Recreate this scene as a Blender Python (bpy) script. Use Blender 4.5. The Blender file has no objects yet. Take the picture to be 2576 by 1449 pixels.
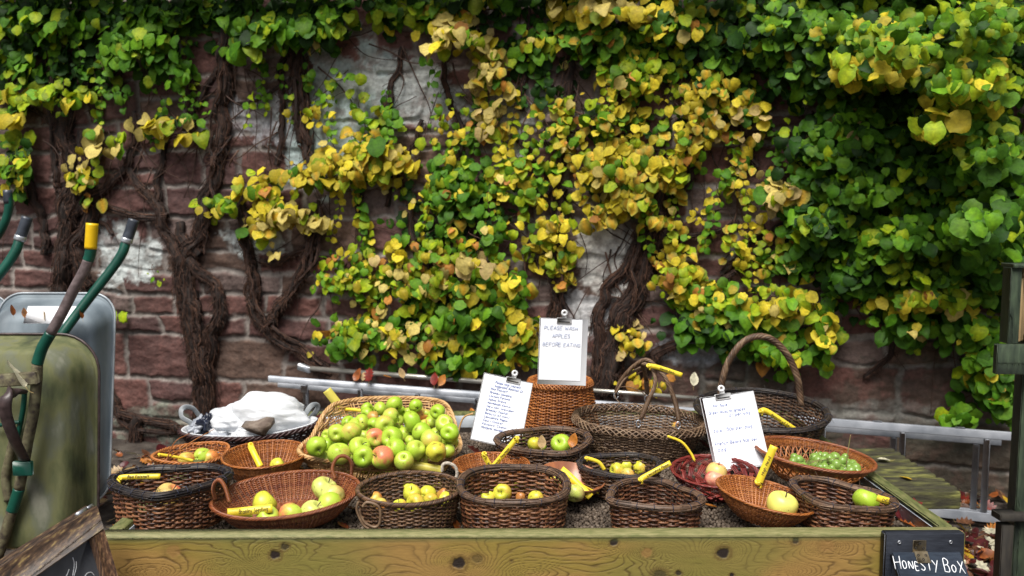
import bpy, math, random
import numpy as np
from mathutils import Vector, Matrix, Euler
R = math.radians
random.seed(7); RNG = np.random.default_rng(7)
C = bpy.context.scene.collection
scn = bpy.context.scene
# ------------------------------------------------------------------ camera
FU = 2191.0                      # focal length in units of the 2576-wide grid used for all measurements
CAM = np.array([0.0, -2.36, 1.658])
YAW, PITCH, ROLL = R(1.0), R(5.12), R(0.2)
cam_d = bpy.data.cameras.new("camera"); cam = bpy.data.objects.new("camera", cam_d); C.objects.link(cam)
cam_d.sensor_width = 36; cam_d.lens = FU / 2576 * 36; cam_d.clip_end = 200; cam_d.clip_start = .05
cam.location = CAM
_M = Euler((R(90) - PITCH, 0, -YAW)).to_matrix() @ Matrix.Rotation(ROLL, 3, 'Z')
cam.rotation_euler = _M.to_euler()
cam_d.dof.use_dof = True; cam_d.dof.focus_distance = 2.62; cam_d.dof.aperture_fstop = 4.6
scn.camera = cam
_M = np.array(_M)
# ------------------------------------------------------------------ world, sun, exposure
w = bpy.data.worlds.new("World"); scn.world = w; w.use_nodes = True
nt = w.node_tree; bg = nt.nodes["Background"]; sk = nt.nodes.new("ShaderNodeTexSky")
sk.sky_type = 'NISHITA'; sk.sun_disc = False
SUN_EL, SUN_AZ = R(60), R(200)
sk.sun_elevation = SUN_EL; sk.sun_rotation = SUN_AZ; sk.air_density = 1.0; sk.dust_density = 4.0; sk.ozone_density = 1.0
hs = nt.nodes.new("ShaderNodeHueSaturation"); hs.inputs['Saturation'].default_value = .45      # overcast: the blue is mostly greyed out
nt.links.new(sk.outputs[0], hs.inputs['Color']); nt.links.new(hs.outputs[0], bg.inputs[0]); bg.inputs[1].default_value = 0.05
sd = bpy.data.lights.new("sun", 'SUN'); sd.energy = 2.5; sd.angle = R(34); sd.color = (1.0, .96, .90)
so = bpy.data.objects.new("sun", sd); C.objects.link(so)
_sdir = Vector((math.sin(SUN_AZ) * math.cos(SUN_EL), math.cos(SUN_AZ) * math.cos(SUN_EL), math.sin(SUN_EL)))
so.rotation_euler = _sdir.to_track_quat('Z', 'Y').to_euler(); so.location = (0, -4, 8)
scn.view_settings.view_transform = 'Standard'; scn.view_settings.look = 'None'
scn.view_settings.exposure = 1.02; scn.view_settings.gamma = 1.0
scn.cycles.max_bounces = 6; scn.cycles.use_denoising = True

# ------------------------------------------------------------------ geometry helpers
def ray(u, v):
    d = _M @ np.array([(u - 1288) / FU, (724.5 - v) / FU, -1.0]); return d / np.linalg.norm(d)
def PZ(u, v, z):                  # point of the pixel ray on the level plane z
    d = ray(u, v); return CAM + d * ((z - CAM[2]) / d[2])
def PY(u, v, y):                  # point of the pixel ray on the plane Y = y
    d = ray(u, v); return CAM + d * ((y - CAM[1]) / d[1])
def dep(p): return float(-(np.asarray(p) - CAM) @ _M[:, 2])
def px(n, p): return n / FU * dep(p)   # n grid units at the depth of p, in metres
def nrm(a): a = np.asarray(a, float); return a / (np.linalg.norm(a, axis=-1, keepdims=True) + 1e-12)

_perm = np.random.default_rng(3).permutation(512)
_rv = np.random.default_rng(4).random(512)
def vnoise(x, y, seed=0):
    x = np.asarray(x, float); y = np.asarray(y, float)
    xi = np.floor(x).astype(int); yi = np.floor(y).astype(int); fx = x - xi; fy = y - yi
    fx = fx * fx * (3 - 2 * fx); fy = fy * fy * (3 - 2 * fy)
    h = lambda a, b: _rv[(_perm[(_perm[(a + seed * 17) & 511] + b) & 511])]
    return (h(xi, yi) * (1 - fx) + h(xi + 1, yi) * fx) * (1 - fy) + (h(xi, yi + 1) * (1 - fx) + h(xi + 1, yi + 1) * fx) * fy
def fbm(x, y, seed=0, o=4):
    s = 0; a = .5; t = 0
    for i in range(o):
        s = s + a * vnoise(x, y, seed + i); t += a; a *= .5; x = x * 2.03 + 11.3; y = y * 2.03 + 5.7
    return s / t
def sstep(a, b, x): t = np.clip((x - a) / (b - a), 0, 1); return t * t * (3 - 2 * t)

def raw_mesh(name, V, F4=None, F3=None, col=None, smooth=True):
    me = bpy.data.meshes.new(name); V = np.asarray(V, np.float32)
    loops = []; starts = []; n = 0
    for F in (F4, F3):
        if F is not None and len(F):
            F = np.asarray(F, np.int32); k = F.shape[1]
            loops.append(F.ravel()); starts.append(n + np.arange(len(F), dtype=np.int32) * k); n += F.size
    L = np.concatenate(loops); S = np.concatenate(starts)
    me.vertices.add(len(V)); me.vertices.foreach_set("co", V.ravel())
    me.loops.add(len(L)); me.loops.foreach_set("vertex_index", L)
    me.polygons.add(len(S)); me.polygons.foreach_set("loop_start", S)
    if smooth: me.polygons.foreach_set("use_smooth", np.ones(len(S), bool))
    if col is not None:
        at = me.color_attributes.new("Col", 'FLOAT_COLOR', 'POINT')
        c = np.ones((len(V), 4), np.float32); c[:, :3] = col; at.data.foreach_set("color", c.ravel())
    me.update(calc_edges=True); me.validate(); return me

class MB:
    """collects pieces; obj() links them as ONE mesh object"""
    def __init__(s): s.V = []; s.F4 = []; s.F3 = []; s.Cc = []; s.n = 0; s.usecol = False
    def add(s, V, F4=None, F3=None, col=None):
        V = np.asarray(V, float).reshape(-1, 3); s.V.append(V)
        if F4 is not None and len(F4): s.F4.append(np.asarray(F4) + s.n)
        if F3 is not None and len(F3): s.F3.append(np.asarray(F3) + s.n)
        if col is None: s.Cc.append(np.ones((len(V), 3)))
        else: s.usecol = True; s.Cc.append(np.broadcast_to(np.asarray(col, float), (len(V), 3)))
        s.n += len(V); return s
    def tube(s, P, r, k=6, ref=(0, 0, 1), closed=False, col=None, flat=1.0, cap=True):
        P = np.asarray(P, float); n = len(P)
        T = (np.roll(P, -1, 0) - np.roll(P, 1, 0)) if closed else np.gradient(P, axis=0)
        T = nrm(T); ref = np.broadcast_to(np.asarray(ref, float), P.shape)
        N = np.cross(T, ref); bad = np.linalg.norm(N, axis=1) < .05
        if bad.any(): N[bad] = np.cross(T[bad], np.array([.31, .9, .2]))
        N = nrm(N); B = np.cross(N, T); r = np.broadcast_to(np.asarray(r, float), (n,))
        a = np.arange(k) / k * 2 * math.pi
        V = P[:, None, :] + r[:, None, None] * (np.cos(a)[None, :, None] * N[:, None, :] + flat * np.sin(a)[None, :, None] * B[:, None, :])
        i = np.arange(n if closed else n - 1); j = np.arange(k)
        I, J = np.meshgrid(i, j, indexing='ij'); I2 = (I + 1) % n; J2 = (J + 1) % k
        F = np.stack([I * k + J, I * k + J2, I2 * k + J2, I2 * k + J], -1).reshape(-1, 4)
        V = V.reshape(-1, 3); F3 = None
        if not closed and cap:
            V = np.vstack([V, P[:1], P[-1:]]); c0, c1 = n * k, n * k + 1; jj = np.arange(k); j2 = (jj + 1) % k
            F3 = np.vstack([np.stack([np.full(k, c0), j2, jj], -1), np.stack([np.full(k, c1), (n - 1) * k + jj, (n - 1) * k + j2], -1)])
        return s.add(V, F, F3, col)
    def box(s, c, size, M=None, bev=.0015, col=None):
        """box with chamfered long edges; c centre, size full sizes, M 3x3 axes (columns)"""
        hx, hy, hz = np.asarray(size, float) / 2; b = min(bev, hx * .45, hy * .45, hz * .45)
        V = []
        for sx in (-1, 1):
            for sy in (-1, 1):
                for sz in (-1, 1):
                    V += [(sx * hx, sy * (hy - b), sz * (hz - b)), (sx * (hx - b), sy * hy, sz * (hz - b)), (sx * (hx - b), sy * (hy - b), sz * hz)]
        V = np.array(V); idx = lambda sx, sy, sz, k: ((sx * 2 + sy) * 2 + sz) * 3 + k
        F4 = []; F3 = []
        for sgn in (0, 1):
            F4.append([idx(sgn, 0, 0, 0), idx(sgn, 1, 0, 0), idx(sgn, 1, 1, 0), idx(sgn, 0, 1, 0)][::(1 if sgn else -1)])
            F4.append([idx(0, sgn, 0, 1), idx(1, sgn, 0, 1), idx(1, sgn, 1, 1), idx(0, sgn, 1, 1)][::(-1 if sgn else 1)])
            F4.append([idx(0, 0, sgn, 2), idx(1, 0, sgn, 2), idx(1, 1, sgn, 2), idx(0, 1, sgn, 2)][::(1 if sgn else -1)])
        for a in (0, 1):
            for d in (0, 1):
                F4.append([idx(a, d, 0, 0), idx(a, d, 1, 0), idx(a, d, 1, 1), idx(a, d, 0, 1)])
                F4.append([idx(a, 0, d, 0), idx(a, 1, d, 0), idx(a, 1, d, 2), idx(a, 0, d, 2)])
                F4.append([idx(0, a, d, 1), idx(1, a, d, 1), idx(1, a, d, 2), idx(0, a, d, 2)])
        for sx in (0, 1):
            for sy in (0, 1):
                for sz in (0, 1): F3.append([idx(sx, sy, sz, 0), idx(sx, sy, sz, 1), idx(sx, sy, sz, 2)])
        if M is not None: V = V @ np.asarray(M, float).T
        return s.add(V + np.asarray(c, float), F4, F3, col)
    def beam(s, p, q, w_, h_, up=(0, 0, 1), bev=.002, col=None):
        p = np.asarray(p, float); q = np.asarray(q, float); x = nrm(q - p); y = nrm(np.cross(up, x)); z = np.cross(x, y)
        return s.box((p + q) / 2, (np.linalg.norm(q - p), w_, h_), np.stack([x, y, z], 1), bev, col)
    def obj(s, name, m, parent=None, smooth=True, recalc=False):
        V = np.vstack(s.V); F4 = np.vstack(s.F4) if s.F4 else None; F3 = np.vstack(s.F3) if s.F3 else None
        if parent is not None: V = V - np.array(parent.location)
        me = raw_mesh(name, V, F4, F3, np.vstack(s.Cc) if s.usecol else None, smooth)
        if recalc:
            import bmesh
            bm = bmesh.new(); bm.from_mesh(me); bmesh.ops.recalc_face_normals(bm, faces=bm.faces); bm.to_mesh(me); bm.free()
        me.materials.append(m); o = bpy.data.objects.new(name, me); C.objects.link(o)
        if parent is not None: o.parent = parent
        return o
def tag(o, label, cat, group=None, kind=None):
    o['label'] = label; o['category'] = cat
    if group: o['group'] = group
    if kind: o['kind'] = kind
    return o
def thing(name, label, cat, loc=(0, 0, 0), group=None):
    o = bpy.data.objects.new(name, None); o.empty_display_size = .05; C.objects.link(o); o.location = Vector(tuple(float(a) for a in loc))
    return tag(o, label, cat, group)
def curve(pts, n=40):
    """Catmull-Rom resample"""
    P = np.asarray(pts, float)
    if len(P) == 2: return P[0] + (P[1] - P[0]) * np.linspace(0, 1, n)[:, None]
    Q = np.vstack([2 * P[0] - P[1], P, 2 * P[-1] - P[-2]]); m = len(P) - 1
    t = np.linspace(0, m - 1e-6, n); i = t.astype(int); f = (t - i)[:, None]
    a, b, c, d = Q[i], Q[i + 1], Q[i + 2], Q[i + 3]
    return .5 * ((2 * b) + (c - a) * f + (2 * a - 5 * b + 4 * c - d) * f ** 2 + (3 * b - a - 3 * c + d) * f ** 3)

# ------------------------------------------------------------------ materials
def mat(name, cols, scale=20, rough=.6, bump=.0, bscale=None, src='noise', spec=.5, stretch=None, metal=0, transl=0, detail=4, amp=0, coat=0, noise_mul=.0):
    """cols: list of linear colours (ramp) ; src: 'noise' | 'island' | 'attr' | 'objrand'"""
    m = bpy.data.materials.new(name); m.use_nodes = True; t = m.node_tree; N = t.nodes; L = t.links; b = N["Principled BSDF"]
    tc = N.new("ShaderNodeTexCoord"); vec = tc.outputs['Object']
    if stretch:
        mp = N.new("ShaderNodeMapping"); mp.inputs['Scale'].default_value = stretch; L.new(vec, mp.inputs[0]); vec = mp.outputs[0]
    nz = N.new("ShaderNodeTexNoise"); nz.inputs['Scale'].default_value = scale; nz.inputs['Detail'].default_value = detail; L.new(vec, nz.inputs['Vector'])
    fac = nz.outputs['Fac']
    if src == 'attr':
        at = N.new("ShaderNodeAttribute"); at.attribute_name = "Col"; colout = at.outputs['Color']
    else:
        if src == 'island':
            g = N.new("ShaderNodeNewGeometry"); mx = N.new("ShaderNodeMath"); mx.operation = 'MULTIPLY_ADD'
            mx.inputs[1].default_value = .65; L.new(g.outputs['Random Per Island'], mx.inputs[0])
            m2 = N.new("ShaderNodeMath"); m2.operation = 'MULTIPLY_ADD'; m2.inputs[1].default_value = .9; m2.inputs[2].default_value = -.27; L.new(fac, m2.inputs[0]); L.new(m2.outputs[0], mx.inputs[2])
            f2 = mx.outputs[0]
        elif src == 'objrand':
            g = N.new("ShaderNodeObjectInfo"); f2 = g.outputs['Random']
        else: 
            mr = N.new("ShaderNodeMapRange"); mr.inputs['From Min'].default_value = .3; mr.inputs['From Max'].default_value = .7; L.new(fac, mr.inputs['Value']); f2 = mr.outputs[0]
        cr = N.new("ShaderNodeValToRGB"); e = cr.color_ramp.elements
        while len(e) < len(cols): e.new(.5)
        for i, c in enumerate(cols): e[i].position = i / max(1, len(cols) - 1); e[i].color = (*c, 1)
        L.new(f2, cr.inputs[0]); colout = cr.outputs[0]
    if noise_mul:
        mr = N.new("ShaderNodeMapRange"); mr.inputs['From Min'].default_value = .25; mr.inputs['From Max'].default_value = .75
        mr.inputs['To Min'].default_value = 1 - noise_mul; mr.inputs['To Max'].default_value = 1 + noise_mul; L.new(fac, mr.inputs['Value'])
        vm = N.new("ShaderNodeVectorMath"); vm.operation = 'MULTIPLY'; L.new(colout, vm.inputs[0]); L.new(mr.outputs[0], vm.inputs[1]); colout = vm.outputs[0]
    L.new(colout, b.inputs['Base Color'])
    b.inputs['Roughness'].default_value = rough; b.inputs['Metallic'].default_value = metal; b.inputs['Specular IOR Level'].default_value = spec
    b.inputs['Coat Weight'].default_value = coat
    if bump:
        bn = N.new("ShaderNodeTexNoise"); bn.inputs['Scale'].default_value = bscale or scale * 3; bn.inputs['Detail'].default_value = 5; L.new(vec, bn.inputs['Vector'])
        bp = N.new("ShaderNodeBump"); bp.inputs['Strength'].default_value = 1; bp.inputs['Distance'].default_value = bump; L.new(bn.outputs['Fac'], bp.inputs['Height']); L.new(bp.outputs[0], b.inputs['Normal'])
    if transl:
        tr = N.new("ShaderNodeBsdfTranslucent"); L.new(colout, tr.inputs[0]); ms = N.new("ShaderNodeMixShader"); ms.inputs[0].default_value = transl
        L.new(b.outputs[0], ms.inputs[1]); L.new(tr.outputs[0], ms.inputs[2]); L.new(ms.outputs[0], N['Material Output'].inputs['Surface'])
    return m
M = {}
def mk(k, *a, **kw): M[k] = mat(k, *a, **kw)
mk('willow_brown', [(.014, .007, .005), (.075, .026, .012), (.20, .08, .034), (.36, .18, .085)], 60, .42, src='island')
mk('willow_dark', [(.010, .006, .004), (.04, .02, .011), (.12, .06, .03), (.24, .14, .075)], 60, .45, src='island')
mk('willow_grey', [(.03, .018, .01), (.10, .055, .03), (.19, .12, .07), (.30, .21, .13)], 60, .5, src='island')
mk('willow_orange', [(.08, .022, .006), (.26, .08, .018), (.42, .15, .038), (.56, .25, .08)], 60, .42, src='island')
mk('willow_pale', [(.26, .12, .04), (.46, .26, .10), (.58, .36, .16), (.66, .46, .24)], 60, .45, src='island')
mk('cane_orange', [(.09, .026, .006), (.23, .068, .013), (.36, .12, .026), (.46, .19, .055)], 14, .38, src='island')
mk('cane_red', [(.07, .018, .008), (.17, .045, .018), (.26, .085, .03), (.33, .13, .05)], 14, .36, src='island')
mk('purple_willow', [(.010, .005, .006), (.03, .012, .012), (.07, .028, .024)], 60, .45, src='island')
mk('black_twig', [(.004, .004, .005), (.014, .011, .012), (.035, .026, .022), (.07, .05, .035)], 60, .5, src='island')
mk('brown_twig', [(.025, .016, .010), (.075, .042, .025), (.15, .085, .05), (.24, .155, .095)], 60, .55, src='island')
mk('thread', [(.01, .013, .035), (.02, .025, .05)], 30, .5)
mk('red_strip', [(.055, .006, .006), (.15, .018, .016), (.24, .045, .03)], 8, .35, src='island')
mk('grey_strap', [(.16, .18, .20), (.30, .32, .33)], 30, .5, bump=.0005)
mk('rope', [(.35, .30, .24), (.6, .54, .46)], 90, .8, src='island')
mk('steel', [(.38, .40, .44), (.62, .64, .68)], 25, .38, metal=.85, stretch=(1, 1, 6))
mk('alu', [(.20, .22, .25), (.40, .42, .46)], 9, .5, metal=.35, bump=.0006, bscale=60)
mk('pole', [(.34, .32, .28), (.60, .58, .52)], 6, .32, metal=.7)
mk('tray_galv', [(.30, .34, .38), (.50, .54, .57)], 14, .5, metal=.35, bump=.0004)
mk('white_board', [(.86, .87, .90), (.90, .91, .93)], 9, .45)
mk('paper', [(.78, .80, .84), (.84, .85, .88)], 14, .7, bump=.0006, bscale=12)
mk('clip', [(.62, .63, .64), (.8, .8, .8)], 20, .3, metal=.25)
mk('ink', [(.17, .22, .44), (.26, .31, .52)], 60, .7)
mk('faint_ink', [(.28, .34, .52), (.40, .45, .60)], 60, .7)
mk('black_ink', [(.05, .035, .01), (.10, .07, .02)], 60, .7)
mk('chalk', [(.75, .78, .82), (.85, .86, .88)], 200, .9)
mk('yellow_tag', [(.86, .64, .03), (.92, .74, .07)], 20, .35, transl=.15)
mk('pale_tag', [(.70, .62, .10), (.78, .68, .14)], 20, .4, transl=.2)
mk('bag', [(.86, .89, .93), (.93, .95, .97)], 10, .3, transl=.35, bump=.004, bscale=28)
mk('bag_grey', [(.35, .38, .44), (.6, .63, .68)], 20, .3, transl=.3, bump=.002)
mk('bag_black', [(.008, .010, .02), (.02, .025, .045)], 20, .22, bump=.002)
mk('stone', [(.10, .07, .055), (.17, .13, .10), (.22, .18, .15)], 30, .8, bump=.003)
mk('black_paint', [(.010, .012, .018), (.022, .026, .036)], 30, .42, bump=.0008, stretch=(1, 8, 8))
mk('lid_paint', [(.014, .02, .032), (.03, .042, .062)], 22, .48, bump=.0008, stretch=(1.5, 10, 10))
mk('slate', [(.012, .013, .017), (.03, .032, .038)], 14, .55, bump=.0003)
mk('brass', [(.26, .20, .12), (.45, .38, .26)], 60, .4, metal=.7, bump=.0004)
mk('rail_top', [(.13, .14, .045), (.20, .19, .075), (.27, .25, .11)], 30, .6, bump=.001, stretch=(1, 5, 5))
mk('rail_moss', [(.045, .055, .012), (.10, .11, .03), (.17, .16, .06)], 22, .75, bump=.002, stretch=(4, 1, 4))
mk('moss_slat', [(.018, .015, .009), (.035, .032, .015), (.065, .065, .02), (.17, .17, .045)], 16, .9, bump=.005, stretch=(.6, 2.5, 2))
mk('green_paint', [(.012, .022, .012), (.03, .045, .025), (.05, .075, .04)], 18, .6, bump=.0015, stretch=(3, 3, .6))
mk('fresh_wood', [(.30, .20, .09), (.42, .30, .15)], 18, .6, stretch=(3, 3, .6))
mk('dark_wood', [(.012, .010, .008), (.03, .025, .018)], 18, .7, stretch=(3, 3, .6))
mk('aframe', [(.016, .009, .006), (.040, .022, .012), (.085, .048, .027), (.24, .17, .065)], 26, .5, bump=.0010, bscale=50, stretch=(9, .9, 4))
mk('aframe2', [(.016, .009, .006), (.06, .030, .016), (.12, .06, .032), (.22, .13, .065)], 26, .5, bump=.0010, bscale=50, stretch=(9, 4, .9))
mk('barrow_green', [(.002, .045, .03), (.004, .085, .055)], 12, .35)
mk('barrow_worn', [(.03, .02, .016), (.10, .085, .045), (.16, .15, .08)], 40, .75, bump=.001)
mk('tube_brown', [(.07, .05, .05), (.17, .13, .13)], 50, .55, bump=.0006)
mk('leg_brown', [(.025, .016, .016), (.075, .05, .05)], 40, .4)
mk('grip_yellow', [(.72, .45, .002), (.80, .52, .005)], 30, .4)
mk('grip_grey', [(.02, .025, .035), (.06, .07, .09)], 20, .35)
mk('grip_silver', [(.4, .43, .46), (.6, .62, .65)], 20, .3, metal=.6)
mk('barrow_moss', [(.03, .036, .018), (.075, .088, .034), (.135, .140, .058), (.12, .13, .085), (.21, .21, .16)], 9, .80, bump=.007, bscale=16, stretch=(1, 1, .45), detail=9)
mk('barrow_zinc', [(.10, .13, .155), (.17, .21, .24), (.24, .28, .31)], 7, .6, metal=.2, bump=.0008, bscale=30, stretch=(1, 1, .4))
mk('vine_bark', [(.006, .004, .003), (.020, .011, .008), (.05, .026, .017)], 50, .85, bump=.006, bscale=60, stretch=(1, 1, .3))
mk('bark_fibre', [(.007, .004, .003), (.026, .012, .008), (.065, .028, .016), (.14, .065, .035)], 40, .8, src='island')
mk('twig', [(.02, .010, .007), (.06, .028, .018), (.11, .055, .03)], 40, .7, src='island')
mk('leaf', [], 60, .58, src='attr', spec=.22, transl=.26, noise_mul=.30, bump=.0012, bscale=90)
mk('dry_leaf', [], 50, .4, src='attr', noise_mul=.45, transl=.1, bump=.001)
mk('wall', [], 45, .82, src='attr', noise_mul=.28, bump=.004, bscale=70)
mk('board', [], 60, .5, src='attr', noise_mul=.08, bump=.0005, bscale=200, stretch=(.2, 1, 2))
mk('pebble', [(.025, .018, .013), (.065, .045, .03), (.12, .088, .062), (.20, .16, .12)], 300, .7, src='island')
mk('pebble_bed', [(.03, .022, .016), (.07, .05, .035)], 200, .9)
mk('soil', [(.018, .013, .010), (.05, .038, .03), (.10, .085, .07)], 9, .95, bump=.01, bscale=60)
mk('grape_stem', [(.10, .14, .03), (.25, .16, .08)], 40, .6)
mk('bowl_wood', [(.11, .04, .02), (.24, .10, .05), (.40, .19, .10)], 26, .35, stretch=(1, 1, .4))
mk('stem_brown', [(.03, .02, .01), (.09, .06, .03)], 60, .8)

def apple_mat(name, base, side, blush, blush_amt, speck=(.12, .08, .02), rough=.36, spots=.5):
    m = bpy.data.materials.new(name); m.use_nodes = True; t = m.node_tree; N = t.nodes; L = t.links; b = N["Principled BSDF"]
    tc = N.new("ShaderNodeTexCoord"); oi = N.new("ShaderNodeObjectInfo")
    ad = N.new("ShaderNodeVectorMath"); ad.operation = 'ADD'; L.new(tc.outputs['Object'], ad.inputs[0])
    cb = N.new("ShaderNodeCombineXYZ"); ml = N.new("ShaderNodeMath"); ml.operation = 'MULTIPLY'; ml.inputs[1].default_value = 37; L.new(oi.outputs['Random'], ml.inputs[0])
    for i in range(3): L.new(ml.outputs[0], cb.inputs[i])
    L.new(cb.outputs[0], ad.inputs[1]); vec = ad.outputs[0]
    def noise(sc, de=3):
        n = N.new("ShaderNodeTexNoise"); n.inputs['Scale'].default_value = sc; n.inputs['Detail'].default_value = de; L.new(vec, n.inputs['Vector']); return n.outputs['Fac']
    def rng(f, a, c_):
        r = N.new("ShaderNodeMapRange"); r.inputs['From Min'].default_value = a; r.inputs['From Max'].default_value = c_; L.new(f, r.inputs['Value']); return r.outputs[0]
    def mix(f, c1, c2):
        x = N.new("ShaderNodeMix"); x.data_type = 'RGBA'; L.new(f, x.inputs['Factor'])
        for k, c_ in ((6, c1), (7, c2)):
            if isinstance(c_, tuple): x.inputs[k].default_value = (*c_, 1)
            else: L.new(c_, x.inputs[k])
        return x.outputs[2]
    c = mix(rng(noise(22), .35, .65), base, side)
    if blush_amt > 0:
        sp = N.new("ShaderNodeSeparateXYZ"); L.new(tc.outputs['Object'], sp.inputs[0])
        a1 = N.new("ShaderNodeMath"); a1.operation = 'MULTIPLY_ADD'; a1.inputs[1].default_value = 12; L.new(sp.outputs[0], a1.inputs[0])
        L.new(noise(55), a1.inputs[2]); rr = N.new("ShaderNodeMapRange"); rr.inputs['From Min'].default_value = .75 - blush_amt * .5; rr.inputs['From Max'].default_value = 1.1 - blush_amt * .4
        rr.inputs['To Max'].default_value = min(1, .5 + blush_amt * .5); L.new(a1.outputs[0], rr.inputs['Value']); c = mix(rr.outputs[0], c, blush)
    vo = N.new("ShaderNodeTexVoronoi"); vo.inputs['Scale'].default_value = 190; L.new(vec, vo.inputs['Vector'])
    c = mix(rng(vo.outputs['Distance'], .17, .10), c, tuple(min(1, x * 1.4 + .05) for x in base))
    v2 = N.new("ShaderNodeTexVoronoi"); v2.inputs['Scale'].default_value = 55; L.new(vec, v2.inputs['Vector'])
    rr = N.new("ShaderNodeMapRange"); rr.inputs['From Min'].default_value = .085; rr.inputs['From Max'].default_value = .05; rr.inputs['To Max'].default_value = .85; L.new(v2.outputs['Distance'], rr.inputs['Value'])
    c = mix(rr.outputs[0], c, speck)
    if spots: 
        rr = N.new("ShaderNodeMapRange"); rr.inputs['From Min'].default_value = .66 - .06 * spots; rr.inputs['From Max'].default_value = .72; rr.inputs['To Max'].default_value = .75; L.new(noise(48, 4), rr.inputs['Value']); c = mix(rr.outputs[0], c, (.16, .08, .02))
    L.new(c, b.inputs['Base Color']); b.inputs['Roughness'].default_value = rough; b.inputs['Specular IOR Level'].default_value = .5
    b.inputs['Subsurface Weight'].default_value = .08; b.inputs['Subsurface Radius'].default_value = (.01, .012, .004)
    return m
AM = {'green': apple_mat('apple_green', (.38, .53, .04), (.48, .58, .08), (.6, .3, .1), .12, spots=.2),
      'greenb': apple_mat('apple_green_deep', (.30, .48, .025), (.40, .55, .05), (.6, .3, .1), 0, spots=.3),
      'blush': apple_mat('apple_blush', (.42, .55, .05), (.50, .58, .08), (.66, .20, .10), 1.0, spots=0),
      'pale': apple_mat('apple_pale', (.52, .60, .10), (.62, .64, .20), (.55, .30, .10), .35, spots=.8),
      'yellow': apple_mat('apple_yellow', (.62, .56, .05), (.55, .58, .05), (.6, .30, .06), .3, spots=1.2),
      'russet': apple_mat('apple_russet', (.50, .26, .06), (.44, .30, .06), (.40, .14, .04), .6, spots=1.5),
      'redy': apple_mat('apple_redy', (.70, .50, .18), (.62, .46, .12), (.62, .09, .06), .8, spots=.6),
      'pink': apple_mat('apple_pink', (.72, .42, .26), (.68, .20, .14), (.62, .07, .09), .9, spots=0),
      'orange': apple_mat('apple_orange', (.66, .48, .10), (.60, .50, .10), (.60, .20, .05), .9, spots=.6),
      'big': apple_mat('apple_big', (.74, .68, .14), (.66, .66, .16), (.5, .3, .1), 0, spots=.3)}
# ================================================================== ground
g = MB()
n = 60; xs = np.concatenate([[-60, -20], np.linspace(-6, 6, n), [20, 60]]); ys = np.concatenate([[-30, -8], np.linspace(-3, 5.2, n), [15, 60]])
X, Y = np.meshgrid(xs, ys, indexing='ij'); Z = (fbm(X * 1.3, Y * 1.3, 5) - .5) * .05
i, j = np.meshgrid(np.arange(len(xs) - 1), np.arange(len(ys) - 1), indexing='ij'); m_ = len(ys)
g.add(np.stack([X, Y, Z], -1).reshape(-1, 3), np.stack([i * m_ + j, (i + 1) * m_ + j, (i + 1) * m_ + j + 1, i * m_ + j + 1], -1).reshape(-1, 4))
ground = g.obj('ground', M['soil']); ground['kind'] = 'structure'

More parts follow.
